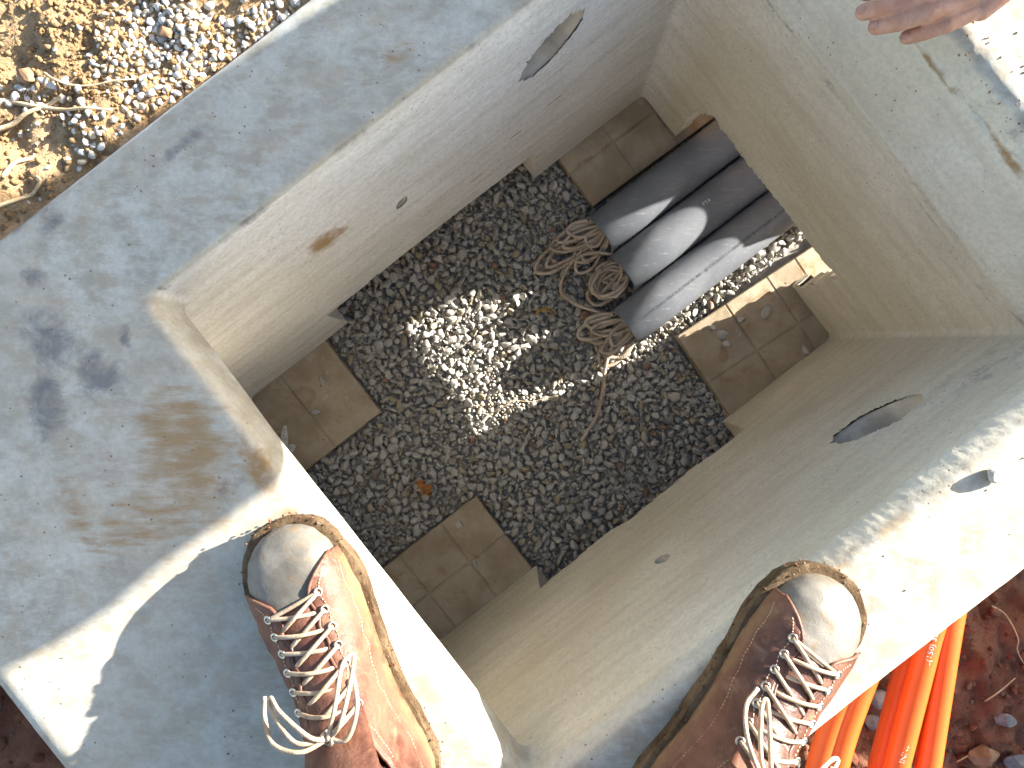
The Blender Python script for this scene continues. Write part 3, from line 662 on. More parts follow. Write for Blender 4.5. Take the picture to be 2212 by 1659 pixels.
lone_stone(1026, 1214, PT, 0.009, GRAV, 'pebble', 'grey pebble on the bare slab, nearer the long wall opening', 'pebble', G_, seed=5, stretch=1.3, rot=-1.2)
lone_stone(1560, 722, PT, 0.012, GRAV, 'pebble', 'pale pebble, upper of a touching pair on the sun-edged slab', 'pebble', G_, seed=6)
lone_stone(1567, 744, PT, 0.0105, GRAV, 'pebble', 'tan pebble, lower of a touching pair on the sun-edged slab', 'pebble', G_, seed=7)
lone_stone(1650, 674, PT, 0.013, GRAV, 'pebble', 'large grey pebble at the middle groove of the sun-edged slab', 'pebble', G_, seed=8, stretch=1.2, rot=1.2)
lone_stone(1599, 690, PT, 0.009, GRAV, 'pebble', 'dark flat pebble at the shadow line of the sun-edged slab', 'pebble', G_, seed=9)
lone_stone(1537, 708, PT, 0.009, GRAV, 'pebble', 'brown pebble in full sun on the slab edge', 'pebble', G_, seed=10)
lone_stone(1738, 756, PT, 0.0115, GRAV, 'pebble', 'pebble against the wall foot on the sun-edged slab', 'pebble', G_, seed=11, stretch=1.2, rot=-0.9)
CHIP = simple('broken_concrete', (0.46, 0.44, 0.40), (0.60, 0.58, 0.54), 120, 0.9, 300, 0.8)
def chip(pts, z, th, label, seed):
    rr = np.random.default_rng(seed); n = len(pts); V = []
    for k, lay in enumerate((0.0, 0.55, 1.0)):
        c = np.mean(pts, axis=0)
        for p in pts:
            q = c + (np.array(p) - c) * (1.0, 1.02, 0.86)[k] + rr.normal(0, 1.2, 2); w = at(q[0], q[1], z); V.append((w.x, w.y, z + th * lay + rr.normal() * th * 0.08))
    F = grid_faces(3, n, True) + [tuple(range(n))[::-1], tuple(2 * n + k for k in range(n))]
    return tag(mesh_obj('concrete_chip', V, F, CHIP), label, 'concrete chip', 'white concrete chips on a footing slab')
chip([(612, 920), (616, 917), (621, 921), (622, 942), (623, 965), (620, 980), (611, 986), (606, 980), (607, 955), (610, 935)], PT, 0.010, 'long sliver of white concrete on the slab', 1)
chip([(624, 961), (634, 958), (642, 962), (637, 971), (630, 979), (623, 982)], PT, 0.008, 'triangular white concrete chip beside the long sliver', 2)
chip([(596, 945), (601, 940), (605, 955), (604, 972), (598, 968)], PT, 0.006, 'small crumbled white chip nearest the wall', 3)
LEAF = simple('dry_leaf', (0.30, 0.11, 0.035), (0.42, 0.20, 0.07), 120, 0.75, 250, 0.5)
YLEAF = simple('yellow_leaf', (0.42, 0.24, 0.05), (0.50, 0.32, 0.09), 120, 0.7, 250, 0.4)
def leaf(path, w, z, mat, label, curl=0.006, seed=1):
    rr = np.random.default_rng(seed); P = catmull([tuple(at(x, y, z)) for (x, y) in path], 6); n = len(P); V = []; nw = 7
    T = np.gradient(P, axis=0); T /= np.linalg.norm(T, axis=1)[:, None]
    for i in range(n):
        t = i / (n - 1); ww = w * math.sin(math.pi * min(1, t * 0.95 + 0.05)) ** 0.7 * (1 + 0.35 * math.sin(t * 19 + seed)); s = np.array([-T[i][1], T[i][0], 0])
        for k in range(nw):
            a = k / (nw - 1) * 2 - 1
            V.append(P[i] + s * ww * a + np.array([0, 0, curl * a * a + 0.003 * math.sin(t * 6 + a * 2) + 0.001 * rr.normal()]))
    o = mesh_obj('fallen_leaf', V, grid_faces(n, nw), mat, None, True)
    o.modifiers.new('thickness', 'SOLIDIFY').thickness = 0.0006
    return tag(o, label, 'leaf')
leaf([(899, 1041), (908, 1044), (918, 1052), (928, 1064), (931, 1068)], 0.0095, -0.744, LEAF, 'curled orange-brown dead leaf on the shaded gravel', 0.010, 3)
leaf([(1156, 681), (1166, 670), (1180, 668), (1194, 675), (1198, 682)], 0.0036, -0.744, YLEAF, 'small curved yellow leaf on gravel near the ropes', 0.003, 5)
ROOT = simple('dry_root', (0.42, 0.30, 0.17), (0.60, 0.47, 0.30), 60, 0.85, 300, 0.5)
def strand(name, pts, r0, r1, label, cat, mat=ROOT, raw=False, n=8):
    P = catmull(pts if raw else [tuple(at(*p)) for p in pts], n); m = MB(); m.tube(P, np.linspace(r0, r1, len(P)), 7)
    return tag(m.build(name, mat), label, cat)
strand('root_strand', [(1058, 893, -.742), (1085, 882, -.740), (1110, 866, -.742), (1150, 868, -.741), (1185, 858, -.742), (1215, 861, -.741), (1245, 872, -.745)], 0.0011, 0.0006, 'thin pale root strand across the sunlit gravel strip', 'root')
lone_stone(2146, 1022, 0.0, 0.0115, GRAV, 'pebble', 'lone grey pebble casting a shadow on the sunlit rim', 'pebble', seed=14, flat=(0.7, 0.9))
DARKC = simple('soil_crumb', (0.10, 0.05, 0.03), (0.18, 0.09, 0.05), 200, 0.95, 300, 0.6)
# crumbs of soil along the rim edges
r_ = np.random.default_rng(31); pl = []
for _ in range(150):
    e = r_.integers(3)
    if e == 0: u = 0.548 + abs(r_.normal()) * 0.006; v = r_.uniform(-0.32, 0.0); z = -0.008 + (u - 0.548) * 0.6
    elif e == 1: u = r_.uniform(-0.2, 0.62); v = -0.352 - abs(r_.normal()) * 0.03; z = 0.0
    else: u = 0.575 + abs(r_.normal()) * 0.02; v = r_.uniform(-0.3, 0.05); z = 0.0
    if v < V0 + 0.01: continue
    x, y, _z = W(u, v); pl.append((x, y, min(z, 0.0) + 0.0002, r_.uniform(0.0006, 0.0022), 1))
for _ in range(60):
    u = r_.uniform(-0.55, -0.26); v = r_.uniform(-0.42, 0.40); x, y, _z = W(u, v); pl.append((x, y, 0.0003, r_.uniform(0.0005, 0.0016), 1))
for _ in range(40):
    u = r_.uniform(-0.5, 0.6); v = r_.uniform(0.32, 0.41); x, y, _z = W(u, v); pl.append((x, y, 0.0003, r_.uniform(0.0005, 0.0014), 1))
for (a, b, c, d) in PAVS:
    for _ in range(45): x, y, _z = W(r_.uniform(a + .01, b - .01), r_.uniform(c + .01, d - .01)); pl.append((x, y, PT + 0.0004, 0.0005 + 0.0022 * r_.uniform() ** 3, 1))
cr = stones_mesh('soil_crumbs', pl, CLOD, None, 'stuff', 8); cr['label'] = 'soil crumbs scattered over the concrete rim and slabs'

# ------------------------------------------------------------------ dug earth: clods, pale gravel, roots
def gz(u, v): return ground_h(u, v)
r_ = np.random.default_rng(41); pl = []
while len(pl) < 5200:
    p = at(r_.uniform(-120, 760), r_.uniform(-120, 600), 0); u, v = UV(p)
    if v < V1 + 0.004: continue
    dens = 0.35 + 0.65 * (fbm((u, v, 7), 7, 3) > 0)
    if r_.uniform() > dens: continue
    q = 0.0010 + 0.0045 * r_.uniform() ** 5; pl.append((p.x, p.y, gz(u, v) + q * 0.15, q, 1 if q < 0.005 else 2))
clods = stones_mesh('earth_clods', pl, CLOD, None, 'stuff', 9, tilt=0.8, lo=0.5, hi=0.9); clods['label'] = 'crumbly tan soil clods beside the vault rim'
pl = []
def pales(n, cx, cy, sx, sy, rot, lo, hi, seed):
    rr = np.random.default_rng(seed); got = []
    for _ in range(n * 30):
        if len(got) >= n: break
        a, b = rr.normal() * sx, rr.normal() * sy
        px, py = cx + a * math.cos(rot) - b * math.sin(rot), cy + a * math.sin(rot) + b * math.cos(rot)
        p = at(px, py, 0); u, v = UV(p); q = rr.uniform(lo, hi)
        if v < V1 + 0.008 or any((p.x - g[0]) ** 2 + (p.y - g[1]) ** 2 < (0.72 * (q + g[3])) ** 2 for g in got): continue
        got.append((p.x, p.y, gz(u, v) + q * 0.28, q, 2))
    pl.extend(got)
pales(230, 318, 105, 38, 46, 0.2, 0.0032, 0.0068, 1); pales(90, 352, 30, 30, 26, 0, 0.0032, 0.0068, 2); pales(28, 50, 195, 38, 16, 0.2, 0.0035, 0.0068, 3)
pales(60, 500, 80, 70, 20, -0.6, 0.003, 0.0062, 4); pales(30, 232, 320, 35, 30, 0.3, 0.0035, 0.006, 5); pales(40, 190, 250, 150, 140, 0, 0.002, 0.0055, 6); pales(40, 570, 20, 50, 15, -0.5, 0.0035, 0.007, 7)
pg = stones_mesh('pale_gravel', pl, PALE, None, 'stuff', 10, flat=(0.55, 0.85), tilt=0.6, lo=0.45, hi=0.82); pg['label'] = 'pale gravel stones spilled on the bare soil'
def gs(pts, dz, r0, r1, label): 
    P = []
    for (px, py) in pts:
        p = at(px, py, 0); u, v = UV(p); P.append((p.x, p.y, gz(u, v) + dz))
    return strand('root', P, r0, r1, label, 'root', raw=True)
gs([(-60, 205), (0, 208), (60, 222), (130, 232), (190, 234), (240, 236)], 0.004, 0.0027, 0.0011, 'thick straight dry root across the top left soil')
gs([(-30, 275), (10, 262), (50, 240), (95, 220), (132, 204)], 0.006, 0.0027, 0.0016, 'bent root crossing over the thick straight one')
gs([(-30, 450), (10, 432), (45, 412), (72, 396), (80, 385), (74, 378)], 0.004, 0.0020, 0.0014, 'hooked yellowish twig at the left edge of the soil')
gs([(88, 152), (115, 170), (150, 182), (195, 182), (240, 172), (285, 165)], 0.005, 0.0013, 0.0008, 'thin curving rootlet below the pale gravel heap')
gs([(380, 160), (400, 172), (415, 195), (420, 208)], 0.005, 0.0012, 0.0007, 'short rootlet touching the rim edge')
gs([(10, 385), (30, 350), (55, 335), (60, 325)], 0.004, 0.0024, 0.0016, 'grey stub of root lying by the hooked twig')
BROWNS = simple('brown_stone', (0.20, 0.12, 0.065), (0.30, 0.20, 0.12), 60, 0.85, 200, 0.5)
def soil_stone(px, py, r, seed, mat, label, **k):
    p = at(px, py, 0); u, v = UV(p); z = gz(u, v) - r * 0.15; q = (CAMZ - z) / CAMZ
    return lone_stone(px, py, z, r, mat, 'stone', label, 'stone', None, seed=seed, **k)
soil_stone(246, 362, 0.014, 61, BROWNS, 'dark brown angular stone near the rim in the sunny soil')
soil_stone(352, 268, 0.012, 62, BROWNS, 'rounded brown stone just outside the shaded long rim')
soil_stone(365, 75, 0.013, 63, BROWNS, 'large tan stone half buried in the pale gravel heap')
soil_stone(60, 165, 0.013, 64, BROWNS, 'brown stone left of the pale gravel, by the roots')

# damp soil of the pit
r_ = np.random.default_rng(43); pl = []
while len(pl) < 2600:
    u, v = r_.uniform(-0.5, 0.75), r_.uniform(-1.05, -0.47); q = 0.002 + 0.012 * r_.uniform() ** 3.5
    x, y, _z = W(u, v); pl.append((x, y, gz(u, v) + q * 0.2, q, 1 if q < 0.006 else 2))
for _ in range(700):
    u, v = r_.uniform(-0.95, -0.58), r_.uniform(-0.8, 0.3); q = 0.002 + 0.012 * r_.uniform() ** 3.5
    x, y, _z = W(u, v); pl.append((x, y, gz(u, v) + q * 0.2, q, 1 if q < 0.006 else 2))
dc = stones_mesh('damp_soil_clods', pl, DCLOD, None, 'stuff', 12, tilt=0.8, lo=0.45, hi=0.85); dc['label'] = 'dark damp soil clods in the pit beside the vault'
def pit_pt(px, py):
    z = -0.32
    for _ in range(4): p = at(px, py, z); z = gz(*UV(p))
    return p, z
def pit_stone(px, py, r, seed, mat, label, **k):
    p, z = pit_pt(px, py); return lone_stone(px, py, z, r, mat, 'stone', label, 'stone', None, seed=seed, **k)
GREYS = simple('grey_stone', (0.17, 0.165, 0.16), (0.27, 0.26, 0.25), 60, 0.85, 250, 0.5)
pit_stone(2110, 1615, 0.030, 71, BROWNS, 'smooth tan stone at the bottom right of the pit')
pit_stone(2165, 1550, 0.020, 72, GREYS, 'pale angular stone above the smooth tan one in the pit')
pit_stone(2195, 1640, 0.022, 73, GREYS, 'grey stone in the bottom right corner of the pit')
pit_stone(1895, 1500, 0.022, 74, GREYS, 'flat grey stone between the orange pipes, touching the rim')
pit_stone(1880, 1560, 0.015, 75, GREYS, 'small grey stone below the flat one between the orange pipes')
def pit_root(pts, label):
    P = []
    for (px, py) in pts: p, z = pit_pt(px, py); P.append((p.x, p.y, z + 0.008))
    return strand('root', P, 0.0012, 0.0007, label, 'root', raw=True)
pit_root([(2135, 1305), (2165, 1325), (2185, 1370), (2190, 1400), (2205, 1430), (2225, 1450)], 'fine root hanging down the dark soil by the rim')
pit_root([(2060, 1640), (2090, 1625), (2130, 1618)], 'fine pale root beside the outermost orange pipe')
pit_root([(2120, 1510), (2150, 1490), (2185, 1460)], 'fine straight root in the middle of the dark soil')

# ------------------------------------------------------------------ orange conduits
def orange_mat():
    t = NT('orange_plastic'); col = t.mix(t.ramp(t.noise(8, 4), 0.35, 0.65), (0.78, 0.105, 0.014), (0.82, 0.125, 0.018))
    return t.finish(col, 0.38, t.noise(200, 3), 0.03, 0.001, 0.5)
ORANGE = orange_mat()
CR = 0.0150
def conduit(pts, label, lettering=None):
    P0 = [tuple(at(*p)) for p in pts]; o = thing('orange_conduit', label, 'conduit', P0[0], 'orange conduits beside the vault')
    P = catmull(P0, 10); m = MB(); m.tube(P, CR, 28, True); m.build('conduit_tube', ORANGE, o)
    if lettering:
        v, f = text_mesh(lettering, 0.0085); A, B = np.array(P0[1]), np.array(P0[2]); d = (B - A) / np.linalg.norm(B - A)
        side = np.array([-d[1], d[0], 0]); side /= np.linalg.norm(side); up = np.cross(d, side); up *= np.sign(up[2]); V = []
        for (x, y, _) in v:
            ps = 0.25 + (y - 0.003) / CR; q = A + d * (0.012 + x * 1.25) + (CR + 0.0005) * (math.cos(ps) * up + math.sin(ps) * side); V.append(q)
        mesh_obj('lettering', V, f, WINK, o)
    return o
conduit([(1770, 1900, -.215), (1806, 1659, -.21), (1856, 1500, -.21), (1915, 1360, -.215), (1940, 1310, -.28), (1945, 1300, -.40)], 'orange conduit nearest the right boot, right one of its pair')
conduit([(1725, 1900, -.225), (1768, 1659, -.215), (1824, 1500, -.215), (1890, 1360, -.22), (1915, 1310, -.28), (1920, 1300, -.40)], 'orange conduit nearest the right boot, left one of its pair')
conduit([(1845, 1900, -.235), (1902, 1659, -.23), (1962, 1430, -.23), (1998, 1310, -.24), (2015, 1270, -.32), (2020, 1260, -.42)], 'orange conduit shaded by the lettered one beside it')
conduit([(1878, 1900, -.205), (1936, 1659, -.20), (2003, 1400, -.20), (2040, 1280, -.21), (2060, 1240, -.30), (2065, 1230, -.42)], 'orange conduit printed with small pale lettering', 'INNER RIBS    LUBSLE    (1C(150) 52/21 15')
conduit([(1965, 1900, -.205), (2004, 1659, -.20), (2052, 1355, -.20), (2075, 1250, -.21), (2090, 1210, -.30), (2094, 1200, -.42)], 'outermost orange conduit, bright highlight along its right side')

# ------------------------------------------------------------------ people: work boots
def leather_mat():
    t = NT('red_brown_leather'); f = t.ramp(t.noise(14, 6, 0.65), 0.35, 0.66)
    col = t.mix(f, (0.060, 0.021, 0.014), (0.175, 0.075, 0.047)); col = t.mix(t.math('MULTIPLY', t.ramp(t.noise(45, 6, 0.7, dist=0.7), 0.5, 0.72), 0.55), col, (0.27, 0.16, 0.10))
    sep = t.n.new('ShaderNodeSeparateXYZ'); t.link(t.co, sep.inputs[0])
    mud = t.math('MULTIPLY', t.ramp(sep.outputs[2], 0.062, 0.026), t.ramp(t.noise(30, 5, 0.7), 0.35, 0.6)); col = t.mix(t.math('MULTIPLY', mud, 0.8), col, (0.25, 0.165, 0.08))
    b = t.math('ADD', t.noise(60, 5, 0.65, dist=1.0), t.math('MULTIPLY', t.noise(420, 3), 0.25))
    return t.finish(col, t.ramp(f, 0, 1, 0.42, 0.62), b, 0.45, 0.003, 0.4)
LEATHER = leather_mat()
def toe_mat():
    t = NT('worn_grey_toe'); f = t.ramp(t.noise(20, 6, 0.65), 0.35, 0.66)
    col = t.mix(f, (0.095, 0.088, 0.074), (0.185, 0.172, 0.15)); col = t.mix(t.math('MULTIPLY', t.ramp(t.noise(60, 6, 0.7), 0.52, 0.7), 0.85), col, (0.17, 0.115, 0.062))
    sp = t.ramp(t.vor(260), 0.16, 0.06); col = t.mix(t.math('MULTIPLY', sp, 0.6), col, (0.13, 0.09, 0.06))
    return t.finish(col, 0.42, t.math('ADD', t.noise(90, 5, 0.7), t.math('MULTIPLY', sp, -0.4)), 0.3, 0.002, 0.45)
TOE = toe_mat()
def sole_mat():
    t = NT('muddy_sole'); f = t.ramp(t.noise(26, 6, 0.7), 0.36, 0.64); col = t.mix(f, (0.07, 0.044, 0.023), (0.16, 0.112, 0.066))
    return t.finish(col, 0.92, t.math('ADD', t.noise(130, 6, 0.75), t.noise(40, 4)), 0.9, 0.004, 0.15)
SOLE = sole_mat()
LACE = simple('tan_lace', (0.31, 0.23, 0.155), (0.45, 0.355, 0.26), 90, 0.9, 700, 0.7, 0.0008)
BRASS = NT('eyelet_metal').finish((0.55, 0.52, 0.45), 0.35, None, Metallic=1.0)
STITCH = simple('pale_stitching', (0.45, 0.33, 0.20), (0.58, 0.45, 0.30), 200, 0.9, 700, 0.3)
LINING = simple('dark_red_lining', (0.06, 0.014, 0.010), (0.10, 0.026, 0.018), 60, 0.95, 200, 0.3)
XW = [0.0, 0.008, 0.03, 0.06, 0.10, 0.14, 0.18, 0.21, 0.24, 0.262, 0.277, 0.286, 0.2915, 0.2935]
YW = [0.0, 0.020, 0.031, 0.034, 0.033, 0.037, 0.043, 0.0462, 0.0462, 0.0425, 0.0352, 0.0256, 0.0142, 0.0]
XH = [0.0, 0.01, 0.04, 0.07, 0.10, 0.13, 0.16, 0.19, 0.22, 0.245, 0.262, 0.277, 0.286, 0.2915, 0.2935]
YH = [0.105, 0.125, 0.140, 0.142, 0.134, 0.118, 0.094, 0.079, 0.071, 0.067, 0.062, 0.054, 0.046, 0.040, 0.034]
ZB = 0.027
def bw(x): return float(np.interp(x, XW, YW))
def bh(x): return float(np.interp(x, XH, YH))
def boot(person, heel, d, med, label_part, seed):
    """one laced work boot; d points from heel to toe, med = +1 when the inner side is on the left"""
    d = np.array(d) / np.linalg.norm(d); l = np.array([-d[1], d[0]]); h = np.array(heel); rr = np.random.default_rng(seed)
    def yc(x): return med * 0.007 * max(0.0, (x - 0.14) / 0.15)
    def P(x, y, z): q = h + d * x + l * (y + yc(x)); return (q[0], q[1], z)
    b = bpy.data.objects.new('boot', None); b.empty_display_size = 0.05; COL.objects.link(b)
    b.parent = person; b.location = Vector((h[0], h[1], 0.0)) - offset_of(person)
    b['label'] = label_part
    def S(x, ph, off=0.0):
        w, H = bw(x), bh(x); c, s = math.cos(ph), math.sin(ph)
        y = math.copysign(abs(c) ** 0.72, c) * (w + off); z = ZB - 0.004 + (H - ZB + 0.004 + off) * abs(s) ** 0.85
        wr = 0.0012 * fbm((x * 2 + seed, y * 2, z * 2), 40, 3) * (1 if x < 0.235 else 0.2)
        return P(x, y + wr, z + wr)
    # sole
    xs = np.concatenate([np.linspace(0, 0.02, 7), np.linspace(0.03, 0.27, 28), 0.2935 - 0.0225 * np.linspace(1, 0, 10)[1:] ** 2])
    out = [(x, bw(x)) for x in xs] + [(x, -bw(x)) for x in xs[::-1][1:-1]]; out = np.array(out); n = len(out)
    T = np.roll(out, -1, 0) - np.roll(out, 1, 0); T /= np.linalg.norm(T, axis=1)[:, None]; N = np.stack([-T[:, 1], T[:, 0]], 1)
    N *= np.sign((N * (out - np.array([0.15, 0]))).sum(1))[:, None]
    V = []; lev = [(0.0, 0.003), (0.004, 0.0065), (0.012, 0.0068), (0.0185, 0.0066), (0.021, 0.0088), (0.0265, 0.0090), (0.0285, 0.0075), (0.029, 0.001), (0.029, -0.008)]
    lump = smoothrand(n, 5, rr) * 0.0011
    for (z, o) in lev:
        for k in range(n): q = out[k] + N[k] * (o + lump[k] * (z > 0) + rr.normal() * 0.0003); V.append(P(q[0], q[1], z + (rr.normal() * 0.0004 if z > 0 else 0.0005)))
    F = [f[::-1] for f in grid_faces(len(lev), n, True)] + [tuple(range(n)), tuple((len(lev) - 1) * n + k for k in range(n))[::-1]]
    so = recalc(mesh_obj('sole', V, F, SOLE, b, True)); so.data.set_sharp_from_angle(angle=math.radians(45))
    mpl = []                                          # mud caked along the welt
    for _ in range(700):
        k = rr.integers(n); q = out[k] + N[k] * rr.uniform(0.001, 0.0105); p = P(q[0], q[1], 0.029)
        mpl.append((p[0], p[1], rr.uniform(0.012, 0.031), rr.uniform(0.0005, 0.0019), 1))
    mud = stones_mesh('caked_mud', mpl, DCLOD, b, 'stuff', seed)
    # toe cap and vamp
    xs = np.concatenate([np.linspace(0.125, 0.27, 44), 0.2935 - 0.0235 * np.linspace(1, 0, 14)[1:] ** 2]); ph = np.linspace(0, math.pi, 41)
    mesh_obj('toe_cap', [S(x, a) for x in xs for a in ph], grid_faces(len(xs), len(ph)), TOE, b, True)
    # two quarters with facings
    def yf(x):
        if x < 0.03: return max(0.004, 0.021 * math.sqrt(max(0, x) / 0.03))
        if x < 0.13: return float(np.interp(x, [0.03, 0.07, 0.10, 0.13], [0.021, 0.027, 0.024, 0.0165]))
        if x < 0.226: return 0.0165 + 0.0015 * math.sin((x - 0.13) * 260)
        return 0.0165 + (bw(x) * 0.985 - 0.0165) * ((x - 0.226) / 0.026) ** 1.7
    for sg in (1, -1):
        xe = np.concatenate([np.linspace(0.0005, 0.03, 8), np.linspace(0.036, 0.224, 56), np.linspace(0.227, 0.2515, 12)]); V = []; M = 18
        for x in xe:
            w = bw(x) + 0.0022; c = min(0.999, (max(0.0005, yf(x)) / w)) ** (1 / 0.72); pe = math.acos(c)
            for k in range(M):
                a = pe * (k / (M - 1)) ** 0.9; p = list(S(x, a if sg > 0 else math.pi - a, 0.0022)); V.append(p)
        F = grid_faces(len(xe), M); F = F if sg < 0 else [f[::-1] for f in F]
        q = recalc(mesh_obj('quarter', V, F, LEATHER, b, True)); md = q.modifiers.new('thickness', 'SOLIDIFY'); md.thickness = 0.0026; md.offset = 0.0
        # rolled edge and stitch lines
        Vg = np.array(V).reshape(len(xe), M, 3)
        m = MB(); m.tube(Vg[:, M - 1] + np.array([0, 0, 0.0003]), 0.0019, 6); m.build('rolled_edge', LEATHER, b)
        m = MB()
        for (row, j0) in ((M - 4, 20), (5, 6)):
            line = Vg[j0:-5, row] + np.array([0, 0, 0.0016]) + np.array([l[0], l[1], 0]) * sg * 0.0008
            for k in range(0, len(line) - 1): m.tube(np.array([line[k] * 0.85 + line[k + 1] * 0.15, line[k] * 0.25 + line[k + 1] * 0.75]), 0.00055, 4)
        m.build('stitching', STITCH, b, True, 'stuff')
    # tongue and lining
    xs = np.linspace(0.085, 0.222, 26); V = []
    for x in xs:
        lift = 0.030 * sstep(0.125, 0.085, x)
        for y in np.linspace(-0.026, 0.026, 13): V.append(P(x, y * (1 + 0.25 * sstep(.13, .09, x)), bh(x) - 0.0035 + 0.004 * math.cos(y / 0.026 * 1.4) - 26 * y * y * 0.55 + lift + 0.0012 * fbm((x, y, seed), 60, 3)))
    tg = mesh_obj('tongue', V, grid_faces(len(xs), 13), LEATHER, b, True); tg.modifiers.new('thickness', 'SOLIDIFY').thickness = 0.004
    V = []
    for (z, k) in ((0.136, 0.95), (0.10, 0.9), (0.05, 0.85)):
        for a in np.linspace(0, 2 * math.pi, 24, endpoint=False): V.append(P(0.062 + 0.050 * k * math.cos(a), 0.024 * k * math.sin(a), z))
    mesh_obj('lining', V, grid_faces(3, 24, True) + [tuple(48 + k for k in range(24))], LINING, b, True)
    # eyelets and laces
    EX = [0.226 - 0.0158 * k for k in range(7)]
    def eye(k, sg):
        x = EX[k]; y = 0.0232; w = bw(x); c = (y / w) ** (1 / 0.72); p = S(x, math.acos(c) if sg > 0 else math.pi - math.acos(c), 0.0052); return np.array(p)
    for k in range(7):
        for sg in (1, -1):
            c = eye(k, sg); a_ = np.linspace(0, 2 * math.pi, 13)[:-1]
            nx = np.array([0, 0, 1.0]) + np.array([l[0], l[1], 0]) * sg * 0.55; nx /= np.linalg.norm(nx); t1 = np.array([d[0], d[1], 0]); t2 = np.cross(nx, t1)
            ringp = [c + 0.0033 * (math.cos(a) * t1 + math.sin(a) * t2) for a in a_]; ringp.append(ringp[0]); m = MB(); m.tube(np.array(ringp), 0.0011, 6, False); m.build('eyelet', BRASS, b)
    m = MB(); LR = 0.0020
    def arc(a, e, lift, n=10, dip=0.0):
        return np.array([a * (1 - t) + e * t + np.array([0, 0, lift * math.sin(math.pi * t) - dip * (t > 0.85) * (t - .85) * 6]) for t in np.linspace(0, 1, n)])
    m.tube(arc(eye(0, 1), eye(0, -1), 0.003), LR, 7)
    for k in range(6):
        lo, hi = (1, -1) if k % 2 else (-1, 1)
        xm = 0.5 * (EX[k] + EX[k + 1]); lf = max(0.0045, bh(xm) + 0.0055 - 0.5 * (eye(k, 1)[2] + eye(k + 1, 1)[2]))
        tip = lambda kk, s: eye(kk, s) - np.array([l[0], l[1], 0]) * s * 0.006
        m.tube(arc(eye(k, 1), tip(k + 1, -1), lf + (0.003 if lo > 0 else 0.0), 12, 0.004), LR, 7)
        m.tube(arc(eye(k, -1), tip(k + 1, 1), lf + (0.0 if lo > 0 else 0.003), 12, 0.004), LR, 7)
    kx = EX[6] - 0.006; kz = bh(kx) + 0.014
    m.tube(arc(eye(6, 1), np.array(P(kx, 0, kz)), 0.004), LR, 7); m.tube(arc(eye(6, -1), np.array(P(kx, 0, kz)), 0.004), LR, 7)
    kn = [P(kx + 0.005 * math.cos(a), 0.004 * math.sin(a), kz + 0.003 * math.sin(2 * a)) for a in np.linspace(0, 7.5, 16)]; m.tube(np.array(kn), LR * 1.15, 7)
    def bow(pts): m.tube(catmull([P(*p) for p in pts], 9), LR, 7)
    z = kz
    bow([(kx, 0.002, z), (kx + 0.012, 0.022, z + 0.006), (kx + 0.040, 0.036, z - 0.012), (kx + 0.048, 0.034, z - 0.018), (kx + 0.036, 0.027, z - 0.006), (kx + 0.010, 0.010, z + 0.006), (kx, 0.0, z + 0.002)])
    bow([(kx, 0.0, z), (kx + 0.004, 0.020, z + 0.010), (kx + 0.018, 0.040, z + 0.002), (kx + 0.034, 0.046, z - 0.016), (kx + 0.050, 0.042, z - 0.026)])
    bow([(kx, -0.002, z), (kx + 0.008, -0.018, z + 0.008), (kx + 0.030, -0.036, z - 0.004), (kx + 0.046, -0.044, z - 0.018), (kx + 0.044, -0.034, z - 0.010), (kx + 0.022, -0.020, z + 0.005), (kx, 0.0, z + 0.003)])
    bow([(kx, 0.0, z), (kx - 0.006, -0.016, z + 0.006), (kx + 0.012, -0.034, z + 0.001), (kx + 0.040, -0.040, z - 0.012)])
    m.build('lace', LACE, b)
    return b

# bodies: tapered capsules fused into one surface
def capsule(a, b, ra, rb, n=18):
    a, b = np.array(a, float), np.array(b, float); L = np.linalg.norm(b - a); P = []; R = []
    d = (b - a) / (L + 1e-9)
    for t in (0.02, 0.12, 0.3, 0.55, 0.8, 1.0): P.append(a - d * ra * math.cos(t * math.pi / 2)); R.append(ra * math.sin(t * math.pi / 2))
    for t in (0.33, 0.66): P.append(a + (b - a) * t); R.append(ra + (rb - ra) * t)
    for t in (1.0, 0.8, 0.55, 0.3, 0.12, 0.02): P.append(b + d * rb * math.cos(t * math.pi / 2)); R.append(rb * math.sin(t * math.pi / 2))
    return tube(np.array(P), np.array(R), n)
def fused(name, caps, mat, parent, voxel, smooth_it=4):
    m = MB()
    for (a, b, ra, rb) in caps: m.add(*capsule(a, b, ra, rb))
    o = m.build(name, mat, parent)
    rm = o.modifiers.new('fuse', 'REMESH'); rm.mode = 'VOXEL'; rm.voxel_size = voxel; rm.use_smooth_shade = True
    sm = o.modifiers.new('soften', 'SMOOTH'); sm.factor = 0.5; sm.iterations = smooth_it
    return o
DENIM = simple('dark_work_cloth', (0.03, 0.03, 0.035), (0.06, 0.06, 0.07), 40, 0.95, 500, 0.5)
JACKET = simple('brown_work_jacket', (0.10, 0.07, 0.045), (0.15, 0.11, 0.07), 30, 0.95, 400, 0.5)
def skin_mat():
    t = NT('skin'); f = t.ramp(t.noise(60, 5, 0.6), 0.35, 0.65); col = t.mix(f, (0.45, 0.225, 0.14), (0.55, 0.30, 0.20))
    cre = t.ramp(t.noise(1.0, 4, 0.6, t.map((420, 120, 200), (0, 0, 0.3))), 0.45, 0.7)
    return t.finish(t.mix(t.math('MULTIPLY', cre, 0.18), col, (0.34, 0.13, 0.08)), 0.5, t.math('ADD', t.noise(500, 3), cre), 0.22, 0.001, 0.4, Subsurface_Weight=0.12, Subsurface_Scale=0.01)
SKIN = skin_mat()
HAIR = simple('short_hair', (0.05, 0.03, 0.02), (0.09, 0.06, 0.04), 80, 0.8, 300, 0.6)

